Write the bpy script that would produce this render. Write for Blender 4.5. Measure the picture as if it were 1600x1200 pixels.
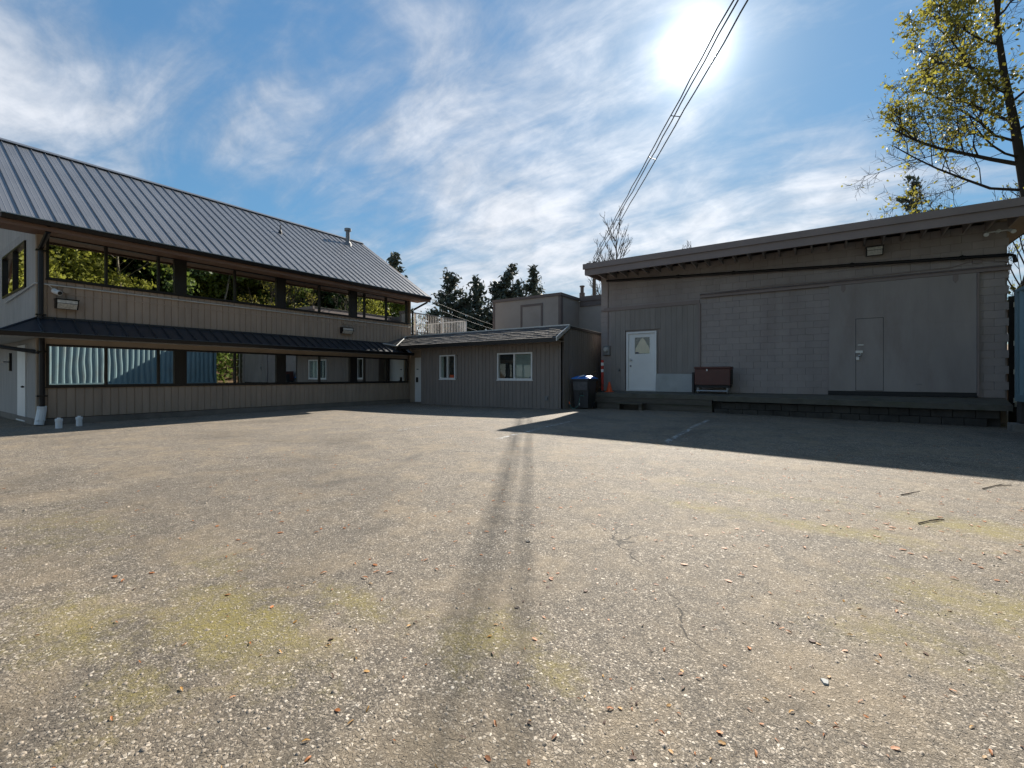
import bpy, bmesh, math, random
import numpy as np
from mathutils import Vector, Matrix

R = math.radians
rnd = random.Random(11)
nrng = np.random.default_rng(5)
scene = bpy.context.scene
for o in list(bpy.data.objects):
    bpy.data.objects.remove(o)
COL = scene.collection

# ------------------------------------------------------------------ camera
cam_d = bpy.data.cameras.new('camera')
cam = bpy.data.objects.new('camera', cam_d)
COL.objects.link(cam)
cam.location = (0, 0, 1.2)
cam.rotation_euler = (R(90), 0, R(34.57))
cam_d.sensor_width = 36
cam_d.lens = 16.0
cam_d.shift_y = -0.0075
cam_d.clip_start = 0.05
cam_d.clip_end = 3000
scene.camera = cam

# ------------------------------------------------------------------ light
SUN = Vector((-0.181, 0.812, 0.555)).normalized()
SUN_EL = math.asin(SUN.z)
SUN_ROT = math.atan2(SUN.x, SUN.y)
sun_d = bpy.data.lights.new('sun', 'SUN')
sun_d.energy = 4.15
sun_d.angle = R(0.55)
sun_d.color = (1.0, 0.93, 0.82)
sun = bpy.data.objects.new('sun', sun_d)
COL.objects.link(sun)
sun.rotation_euler = SUN.to_track_quat('Z', 'Y').to_euler()
sun.location = (0, 0, 40)

world = bpy.data.worlds.new('World')
scene.world = world
world.use_nodes = True
SKY_STRENGTH = 0.12
CLOUD = (2.95, 3.06, 3.28)      # cloud radiance, in the sky texture's own units


def build_world():
    nt = world.node_tree
    nt.nodes.clear()
    N = nt.nodes.new
    L = nt.links.new
    out = N('ShaderNodeOutputWorld')
    bg = N('ShaderNodeBackground')
    bg.inputs['Strength'].default_value = SKY_STRENGTH
    sky = N('ShaderNodeTexSky')
    sky.sky_type = 'NISHITA'
    sky.sun_disc = False
    sky.sun_elevation = SUN_EL
    sky.sun_rotation = SUN_ROT
    sky.altitude = 100
    sky.air_density = 1.0
    sky.dust_density = 0.1
    sky.ozone_density = 1.6
    tc = N('ShaderNodeTexCoord')
    D = tc.outputs['Generated']

    def math_(op, a, b=None, c=None, clamp=False):
        n = N('ShaderNodeMath'); n.operation = op; n.use_clamp = clamp
        for i, v in enumerate((a, b, c)):
            if v is None: continue
            if isinstance(v, (int, float)): n.inputs[i].default_value = v
            else: L(v, n.inputs[i])
        return n.outputs[0]

    sep = N('ShaderNodeSeparateXYZ'); L(D, sep.inputs[0])
    z = math_('MAXIMUM', sep.outputs['Z'], 0.0)
    den = math_('ADD', z, 0.26)
    cmb = N('ShaderNodeCombineXYZ')
    L(math_('DIVIDE', sep.outputs['X'], den), cmb.inputs[0])
    L(math_('DIVIDE', sep.outputs['Y'], den), cmb.inputs[1])

    def noise(vec, rot, sc, scale, detail, rough, dist, off):
        m = N('ShaderNodeMapping')
        m.inputs['Rotation'].default_value = (0, 0, R(rot))
        m.inputs['Scale'].default_value = sc
        m.inputs['Location'].default_value = off
        L(vec, m.inputs['Vector'])
        n = N('ShaderNodeTexNoise')
        n.inputs['Scale'].default_value = scale
        n.inputs['Detail'].default_value = detail
        n.inputs['Roughness'].default_value = rough
        n.inputs['Distortion'].default_value = dist
        L(m.outputs[0], n.inputs['Vector'])
        return n.outputs['Fac']

    n1 = noise(cmb.outputs[0], 20, (1.0, 1.7, 1), 1.7, 9, 0.58, 1.0, (3.1, 1.7, 0))
    n2 = noise(cmb.outputs[0], -28, (0.8, 2.4, 1), 3.0, 10, 0.62, 0.8, (7.0, 0.3, 0))
    n3 = noise(cmb.outputs[0], 10, (1, 1, 1), 7.0, 8, 0.6, 0.4, (0.5, 4.2, 0))
    tex = math_('ADD', math_('ADD', math_('MULTIPLY', n1, 0.5), math_('MULTIPLY', n2, 0.32)), math_('MULTIPLY', n3, 0.18))

    blobs = [  # where the cloud banks stand (direction, half-width in degrees, weight)
        ((-0.913, 0.162, 0.374), 6, .30), ((-0.901, 0.208, 0.372), 5, .18), ((-0.97, 0.05, 0.36), 6, .2),
        ((-0.855, 0.307, 0.412), 4.5, .16), ((-0.812, 0.387, 0.425), 4.5, .32), ((-0.774, 0.456, 0.432), 4.5, .22),
        ((-0.635, 0.587, 0.502), 4.5, .14), ((-0.612, 0.666, 0.426), 8, .08), ((-0.465, 0.763, 0.449), 9, .12),
        ((-0.568, 0.733, 0.375), 6, .14), ((-0.324, 0.776, 0.541), 7, .10),
        ((-0.627, 0.722, 0.285), 6, .22), ((-0.488, 0.827, 0.27), 6, .28), ((-0.31, 0.908, 0.27), 6, .28),
        ((-0.162, 0.948, 0.262), 5, .28), ((-0.028, 0.964, 0.255), 5, .28), ((0.07, 0.962, 0.253), 4, .28),
        ((-0.198, 0.9, 0.388), 4, .16), ((-0.036, 0.925, 0.377), 3.2, .20), ((0.026, 0.93, 0.367), 3, .20),
        ((-0.026, 0.888, 0.459), 7, -.22), ((0.1, 0.86, 0.5), 9, -.18), ((-0.91, 0.282, 0.303), 6, -.22), ((-0.827, 0.462, 0.31), 5, -.18),
        ((-0.803, 0.324, 0.52), 6, -.20), ((-0.106, 0.936, 0.335), 3.5, -.18), ((-0.70, 0.62, 0.345), 4, -.12), ((-0.6, 0.42, 0.68), 10, -.10),
    ]
    acc = None
    for d, sg, w in blobs:
        d = Vector(d).normalized()
        vm = N('ShaderNodeVectorMath'); vm.operation = 'DOT_PRODUCT'
        L(D, vm.inputs[0]); vm.inputs[1].default_value = d
        dt = math_('MAXIMUM', vm.outputs['Value'], 0.0)
        p = math_('POWER', dt, 1.0 / R(sg) ** 2)
        acc = math_('MULTIPLY', p, w * .62) if acc is None else math_('MULTIPLY_ADD', p, w * .62, acc)
    # a bank along the horizon
    hz = N('ShaderNodeMapRange'); hz.interpolation_type = 'SMOOTHSTEP'
    L(sep.outputs['Z'], hz.inputs['Value'])
    hz.inputs['From Min'].default_value = 0.33; hz.inputs['From Max'].default_value = 0.16
    hz.inputs['To Min'].default_value = 0.0; hz.inputs['To Max'].default_value = 0.22
    acc = math_('ADD', acc, hz.outputs[0])
    val = math_('ADD', math_('MULTIPLY_ADD', tex, 1.75, -0.375), acc)
    mr = N('ShaderNodeMapRange'); mr.interpolation_type = 'SMOOTHSTEP'
    L(val, mr.inputs['Value'])
    mr.inputs['From Min'].default_value = 0.33; mr.inputs['From Max'].default_value = 1.06
    mr.inputs['To Min'].default_value = 0.0; mr.inputs['To Max'].default_value = 1.0
    fac = mr.outputs[0]
    # bright aureole of thin cloud round the sun
    vm = N('ShaderNodeVectorMath'); vm.operation = 'DOT_PRODUCT'
    L(D, vm.inputs[0]); vm.inputs[1].default_value = SUN
    dt = math_('MAXIMUM', vm.outputs['Value'], 0.0)
    g1 = math_('ADD', math_('MULTIPLY', math_('POWER', dt, 800.0), 5.0), math_('MULTIPLY', math_('POWER', dt, 170.0), 1.2))
    g2 = math_('MULTIPLY', math_('POWER', dt, 22.0), 1.35)
    glow = math_('ADD', g1, math_('MULTIPLY', g2, math_('ADD', fac, 0.15)))
    tint = N('ShaderNodeMix'); tint.data_type = 'RGBA'; tint.blend_type = 'MULTIPLY'
    tint.inputs['Factor'].default_value = 1.0
    # the photograph's range is compressed: roll the sky's own brightness off
    lum = N('ShaderNodeVectorMath'); lum.operation = 'DOT_PRODUCT'
    L(sky.outputs[0], lum.inputs[0]); lum.inputs[1].default_value = (.25, .6, .15)
    roll = math_('DIVIDE', SKY_GAIN, math_('ADD', 1.0, math_('MULTIPLY', lum.outputs['Value'], SKY_ROLL)))
    sc = N('ShaderNodeVectorMath'); sc.operation = 'SCALE'
    L(sky.outputs[0], sc.inputs[0]); L(roll, sc.inputs['Scale'])
    L(sc.outputs[0], tint.inputs['A']); tint.inputs['B'].default_value = SKY_TINT
    mix = N('ShaderNodeMix'); mix.data_type = 'RGBA'
    L(math_('MULTIPLY', fac, 0.95), mix.inputs['Factor'])
    L(tint.outputs['Result'], mix.inputs['A'])
    cb = N('ShaderNodeVectorMath'); cb.operation = 'SCALE'
    cb.inputs[0].default_value = CLOUD
    L(math_('ADD', math_('MULTIPLY_ADD', fac, .42, .62), math_('MULTIPLY', math_('SUBTRACT', n3, .5), .5)), cb.inputs['Scale'])
    L(cb.outputs[0], mix.inputs['B'])
    gl = N('ShaderNodeMix'); gl.data_type = 'RGBA'; gl.blend_type = 'ADD'
    gl.inputs['Factor'].default_value = 1.0
    L(mix.outputs['Result'], gl.inputs['A'])
    gc = N('ShaderNodeVectorMath'); gc.operation = 'SCALE'
    gc.inputs[0].default_value = (1.0, 0.98, 0.93); L(glow, gc.inputs['Scale'])
    L(gc.outputs[0], gl.inputs['B'])
    L(gl.outputs['Result'], bg.inputs['Color'])
    L(bg.outputs[0], out.inputs['Surface'])


SKY_TINT = (0.68, 0.98, 1.05, 1)
SKY_GAIN = 0.80
SKY_ROLL = 0.30
build_world()

scene.view_settings.view_transform = 'Standard'
scene.view_settings.look = 'None'
scene.view_settings.gamma = 1.0
scene.view_settings.use_curve_mapping = False
scene.view_settings.exposure = 1.2
scene.cycles.max_bounces = 8
scene.cycles.transparent_max_bounces = 16
scene.cycles.sample_clamp_indirect = 6.0
scene.cycles.use_denoising = True

# ------------------------------------------------------------------ materials
MATS = {}


def new_mat(name):
    m = bpy.data.materials.new(name)
    m.use_nodes = True
    nt = m.node_tree
    b = nt.nodes['Principled BSDF']
    return m, nt, b


def mat(name, col, rough=0.7, metal=0.0, var=0.12, vscale=3.0, stretch=(1, 1, 1), bump=0.0, bscale=60.0,
        bstretch=(1, 1, 1), spec=0.5, stain=None, stain_amt=0.0, stain_scale=0.8, piece=0.0, transl=0.0):
    """painted / raw surface: base colour with large and fine variation, optional shaped stains, fine relief"""
    m, nt, b = new_mat(name)
    N = nt.nodes.new; L = nt.links.new
    b.inputs['Roughness'].default_value = rough
    b.inputs['Metallic'].default_value = metal
    b.inputs['Specular IOR Level'].default_value = spec
    tc = N('ShaderNodeNewGeometry')

    def noise(scale, st, detail=5, rgh=0.6):
        mp = N('ShaderNodeMapping'); mp.inputs['Scale'].default_value = st
        L(tc.outputs['Position'], mp.inputs['Vector'])
        n = N('ShaderNodeTexNoise'); n.inputs['Scale'].default_value = scale
        n.inputs['Detail'].default_value = detail; n.inputs['Roughness'].default_value = rgh
        L(mp.outputs[0], n.inputs['Vector'])
        return n.outputs['Fac']

    col_out = None
    n1 = noise(vscale, stretch)
    mr = N('ShaderNodeMapRange'); L(n1, mr.inputs['Value'])
    mr.inputs['From Min'].default_value = 0.3; mr.inputs['From Max'].default_value = 0.7
    mr.inputs['To Min'].default_value = 1 - var; mr.inputs['To Max'].default_value = 1 + var
    fac = mr.outputs[0]
    if piece > 0:
        oi = N('ShaderNodeObjectInfo')
        pr = N('ShaderNodeMapRange'); L(oi.outputs['Random'], pr.inputs['Value'])
        pr.inputs['To Min'].default_value = 1 - piece; pr.inputs['To Max'].default_value = 1 + piece
        mm = N('ShaderNodeMath'); mm.operation = 'MULTIPLY'
        L(fac, mm.inputs[0]); L(pr.outputs[0], mm.inputs[1]); fac = mm.outputs[0]
    vs = N('ShaderNodeVectorMath'); vs.operation = 'SCALE'
    vs.inputs[0].default_value = col; L(fac, vs.inputs['Scale'])
    col_out = vs.outputs[0]
    if stain is not None:
        n2 = noise(stain_scale, stretch, 8, 0.68)
        sr = N('ShaderNodeMapRange'); sr.interpolation_type = 'SMOOTHSTEP'
        L(n2, sr.inputs['Value'])
        sr.inputs['From Min'].default_value = 0.48; sr.inputs['From Max'].default_value = 0.72
        sr.inputs['To Max'].default_value = stain_amt
        mx = N('ShaderNodeMix'); mx.data_type = 'RGBA'
        L(sr.outputs[0], mx.inputs['Factor']); L(col_out, mx.inputs['A'])
        mx.inputs['B'].default_value = (*stain, 1)
        col_out = mx.outputs['Result']
    L(col_out, b.inputs['Base Color'])
    if bump > 0:
        n3 = noise(bscale, bstretch, 4, 0.6)
        bp = N('ShaderNodeBump'); bp.inputs['Strength'].default_value = bump
        bp.inputs['Distance'].default_value = 0.01
        L(n3, bp.inputs['Height']); L(bp.outputs[0], b.inputs['Normal'])
    if transl > 0:
        tr = N('ShaderNodeBsdfTranslucent'); L(col_out, tr.inputs['Color'])
        ms = N('ShaderNodeMixShader'); ms.inputs[0].default_value = transl
        out = nt.nodes['Material Output']
        L(b.outputs[0], ms.inputs[1]); L(tr.outputs[0], ms.inputs[2]); L(ms.outputs[0], out.inputs['Surface'])
    return m


def mirror_glass(name, tint, rough=0.0):
    """reflective tinted glazing: partly mirror, partly dark body, slightly wavy"""
    m, nt, b = new_mat(name)
    N = nt.nodes.new; L = nt.links.new
    b.inputs['Base Color'].default_value = (*tint, 1)
    b.inputs['Metallic'].default_value = 1.0
    b.inputs['Roughness'].default_value = rough
    geo = N('ShaderNodeNewGeometry')
    n = N('ShaderNodeTexNoise'); n.inputs['Scale'].default_value = 1.1; n.inputs['Detail'].default_value = 1
    L(geo.outputs['Position'], n.inputs['Vector'])
    bp = N('ShaderNodeBump'); bp.inputs['Strength'].default_value = 0.022; bp.inputs['Distance'].default_value = 0.05
    L(n.outputs['Fac'], bp.inputs['Height']); L(bp.outputs[0], b.inputs['Normal'])
    return m


def clear_glass(name, refl=0.06, tint=(0.95, 0.97, 0.96)):
    m, nt, b = new_mat(name)
    N = nt.nodes.new; L = nt.links.new
    nt.nodes.remove(b)
    t = N('ShaderNodeBsdfTransparent'); t.inputs[0].default_value = (*tint, 1)
    g = N('ShaderNodeBsdfGlossy'); g.inputs['Roughness'].default_value = 0.0
    lw = N('ShaderNodeLayerWeight')
    pw = N('ShaderNodeMath'); pw.operation = 'POWER'; L(lw.outputs['Facing'], pw.inputs[0]); pw.inputs[1].default_value = 4.0
    ad = N('ShaderNodeMath'); ad.operation = 'ADD'; ad.use_clamp = True
    L(pw.outputs[0], ad.inputs[0]); ad.inputs[1].default_value = refl
    ms = N('ShaderNodeMixShader')
    L(ad.outputs[0], ms.inputs[0]); L(t.outputs[0], ms.inputs[1]); L(g.outputs[0], ms.inputs[2])
    L(ms.outputs[0], nt.nodes['Material Output'].inputs['Surface'])
    return m


def asphalt():
    m, nt, b = new_mat('weathered_asphalt')
    N = nt.nodes.new; L = nt.links.new
    geo = N('ShaderNodeNewGeometry'); P = geo.outputs['Position']

    def noise(scale, detail=5, rgh=0.6, st=(1, 1, 1), off=(0, 0, 0), dist=0.0):
        mp = N('ShaderNodeMapping'); mp.inputs['Scale'].default_value = st; mp.inputs['Location'].default_value = off
        L(P, mp.inputs['Vector'])
        n = N('ShaderNodeTexNoise'); n.inputs['Scale'].default_value = scale
        n.inputs['Detail'].default_value = detail; n.inputs['Roughness'].default_value = rgh
        n.inputs['Distortion'].default_value = dist
        L(mp.outputs[0], n.inputs['Vector']); return n.outputs['Fac']

    def rng(v, a, b_, c, d, smooth=True):
        r = N('ShaderNodeMapRange')
        if smooth: r.interpolation_type = 'SMOOTHSTEP'
        L(v, r.inputs['Value'])
        for k, x in zip(('From Min', 'From Max', 'To Min', 'To Max'), (a, b_, c, d)): r.inputs[k].default_value = x
        return r.outputs[0]

    def mth(op, a, b_=None):
        n = N('ShaderNodeMath'); n.operation = op
        for i, v in enumerate((a, b_)):
            if v is None: continue
            if isinstance(v, (int, float)): n.inputs[i].default_value = v
            else: L(v, n.inputs[i])
        return n.outputs[0]

    def vor(scale, feat='F1', feat_warp=True):
        v = N('ShaderNodeTexVoronoi'); v.feature = feat; v.inputs['Scale'].default_value = scale
        L(PW if feat_warp else P, v.inputs['Vector']); return v

    def ramp(v, stops):
        r = N('ShaderNodeValToRGB'); L(v, r.inputs[0])
        e = r.color_ramp.elements
        e[0].position, e[0].color = stops[0][0], (*stops[0][1], 1)
        e[1].position, e[1].color = stops[-1][0], (*stops[-1][1], 1)
        for p, c in stops[1:-1]:
            q = e.new(p); q.color = (*c, 1)
        return r.outputs[0]

    def mixc(f, a, b_, mode='MIX'):
        x = N('ShaderNodeMix'); x.data_type = 'RGBA'; x.blend_type = mode
        if isinstance(f, (int, float)): x.inputs['Factor'].default_value = f
        else: L(f, x.inputs['Factor'])
        for k, v in (('A', a), ('B', b_)):
            if isinstance(v, tuple): x.inputs[k].default_value = (*v, 1)
            else: L(v, x.inputs[k])
        return x.outputs['Result']

    # aggregate: two sizes of stone in a dark binder
    wn = N('ShaderNodeTexNoise'); wn.inputs['Scale'].default_value = 45; wn.inputs['Detail'].default_value = 2
    L(P, wn.inputs['Vector'])
    wp = N('ShaderNodeVectorMath'); wp.operation = 'MULTIPLY_ADD'
    L(wn.outputs['Color'], wp.inputs[0]); wp.inputs[1].default_value = (.012, .012, .012); L(P, wp.inputs[2])
    PW = wp.outputs[0]
    v1 = vor(92); v2 = vor(185)
    e1 = vor(92, 'DISTANCE_TO_EDGE'); e2 = vor(185, 'DISTANCE_TO_EDGE')
    s1 = N('ShaderNodeSeparateColor'); L(v1.outputs['Color'], s1.inputs[0])
    s2 = N('ShaderNodeSeparateColor'); L(v2.outputs['Color'], s2.inputs[0])
    stone = ramp(s1.outputs[0], [(0.0, (.085, .075, .064)), (.35, (.165, .138, .108)), (.62, (.27, .23, .185)), (.85, (.42, .365, .30)), (1.0, (.70, .63, .54))])
    stone2 = ramp(s2.outputs[1], [(0.0, (.08, .07, .06)), (.5, (.185, .155, .12)), (.85, (.31, .265, .21)), (1.0, (.56, .50, .42))])
    pick = rng(s1.outputs[2], .56, .60, 0, 1)
    c = mixc(pick, stone2, stone)
    g1_ = rng(e1.outputs['Distance'], 0.0, 0.20, 1, 0); g2_ = rng(e2.outputs['Distance'], 0.0, 0.14, .75, 0)
    gx = N('ShaderNodeMix'); L(pick, gx.inputs['Factor']); L(g2_, gx.inputs['A']); L(g1_, gx.inputs['B'])
    gap = gx.outputs['Result']
    c = mixc(mth('MULTIPLY', gap, 0.6), c, (.085, .070, .056))
    # worn, dusty and oily areas
    big = noise(.33, 6, .62, dist=.6)
    mid = noise(1.6, 7, .66, off=(3, 7, 0), dist=.4)
    dust = mth('MULTIPLY', rng(mid, .42, .70, 0, .55), 1.0)
    c = mixc(dust, c, (.31, .245, .165))
    c = mixc(rng(big, .48, .70, 0, .75), c, mixc(.55, c, (.05, .043, .036)))
    fine = noise(9, 6, .7)
    c = mixc(1.0, c, ramp(fine, [(.3, (.72, .72, .72)), (.7, (1.22, 1.2, 1.16))]), 'MULTIPLY')
    # moss film on the little travelled strips
    sep = N('ShaderNodeSeparateXYZ'); L(P, sep.inputs[0])
    X, Y = sep.outputs[0], sep.outputs[1]
    moss = None
    for mx_, my_, sx, sy, amt in ((-2.35, 1.05, .75, .32, 1.0), (-2.95, .6, .6, .3, .8), (-2.05, 1.5, .45, .2, .75), (-2.15, .6, .45, .25, .6), (-1.3, 1.65, .32, .32, .8),
                                  (-.9, 1.6, .25, .2, .7), (-.85, 4.35, .8, .25, .75), (.05, 4.3, .9, .22, .9), (1.0, 5.0, .8, .35, 1.0), (.7, 3.35, .7, .4, .85), (-.6, 5.2, 1.4, .25, .6),
                                  (.3, 2.7, .6, .35, .6), (-3.2, 1.3, .8, .3, .55), (-5.0, 1.0, 1.4, .5, .5), (-2.6, 7.4, 1.6, .35, .45)):
        dx = mth('DIVIDE', mth('SUBTRACT', X, mx_), sx); dy = mth('DIVIDE', mth('SUBTRACT', Y, my_), sy)
        q = mth('ADD', mth('MULTIPLY', dx, dx), mth('MULTIPLY', dy, dy))
        g = mth('MULTIPLY', mth('EXPONENT', mth('MULTIPLY', q, -1.0)), amt)
        moss = g if moss is None else mth('MAXIMUM', moss, g)
    mn = noise(5.5, 8, .7, off=(1, 2, 0), dist=.5)
    mn2 = noise(26, 5, .7, off=(5, 1, 0))
    msum = mth('ADD', mth('ADD', mth('MULTIPLY', moss, .50), mth('MULTIPLY', mn, .85)), mth('MULTIPLY', mn2, .5))
    mfac = mth('MULTIPLY', rng(msum, .80, 1.28, 0, .95), mth('SUBTRACT', 1.0, mth('MULTIPLY', s1.outputs[0], .55)))
    c = mixc(mfac, c, (.25, .205, .055))
    # long faint tyre scuffs round the turning circle
    rad = mth('SQRT', mth('ADD', mth('POWER', mth('ADD', X, 7.2), 2.0), mth('POWER', mth('SUBTRACT', Y, 3.2), 2.0)))
    arc = None
    for r0 in (2.7, 4.35, 5.9):
        a_ = rng(mth('ABSOLUTE', mth('SUBTRACT', rad, r0)), 0.03, .16, 1, 0)
        arc = a_ if arc is None else mth('MAXIMUM', arc, a_)
    an = rng(noise(.8, 4, .6, off=(9, 1, 0)), .5, .68, 0, .42)
    c = mixc(mth('MULTIPLY', arc, an), c, (.07, .063, .055))
    # hairline cracks
    mp = N('ShaderNodeMapping'); L(P, mp.inputs['Vector'])
    nn = N('ShaderNodeTexNoise'); nn.inputs['Scale'].default_value = 1.3; nn.inputs['Detail'].default_value = 6
    L(P, nn.inputs['Vector'])
    va = N('ShaderNodeVectorMath'); va.operation = 'MULTIPLY_ADD'
    L(nn.outputs['Color'], va.inputs[0]); va.inputs[1].default_value = (.9, .9, .9); L(P, va.inputs[2])
    cv = N('ShaderNodeTexVoronoi'); cv.feature = 'DISTANCE_TO_EDGE'; cv.inputs['Scale'].default_value = .32
    L(va.outputs[0], cv.inputs['Vector'])
    crack = rng(cv.outputs['Distance'], .0006, .003, 1, 0)
    cm = rng(noise(.5, 3, .6, off=(4, 4, 0)), .52, .62, 0, 1)
    crack = mth('MULTIPLY', crack, cm)
    c = mixc(mth('MULTIPLY', crack, .8), c, (.03, .027, .024))
    L(c, b.inputs['Base Color'])
    b.inputs['Roughness'].default_value = .78
    b.inputs['Specular IOR Level'].default_value = .35
    # relief
    h = mth('ADD', mth('MULTIPLY', mth('SUBTRACT', 1.0, gap), .8), mth('MULTIPLY', mth('MULTIPLY', s1.outputs[0], pick), .7))
    h = mth('SUBTRACT', h, mth('MULTIPLY', crack, 2.0))
    bp = N('ShaderNodeBump'); bp.inputs['Strength'].default_value = .55; bp.inputs['Distance'].default_value = .006
    L(h, bp.inputs['Height'])
    bp2 = N('ShaderNodeBump'); bp2.inputs['Strength'].default_value = .35; bp2.inputs['Distance'].default_value = .03
    L(mth('ADD', mid, mth('MULTIPLY', fine, .35)), bp2.inputs['Height'])
    L(bp2.outputs[0], bp.inputs['Normal'])
    L(bp.outputs[0], b.inputs['Normal'])
    return m


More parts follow.
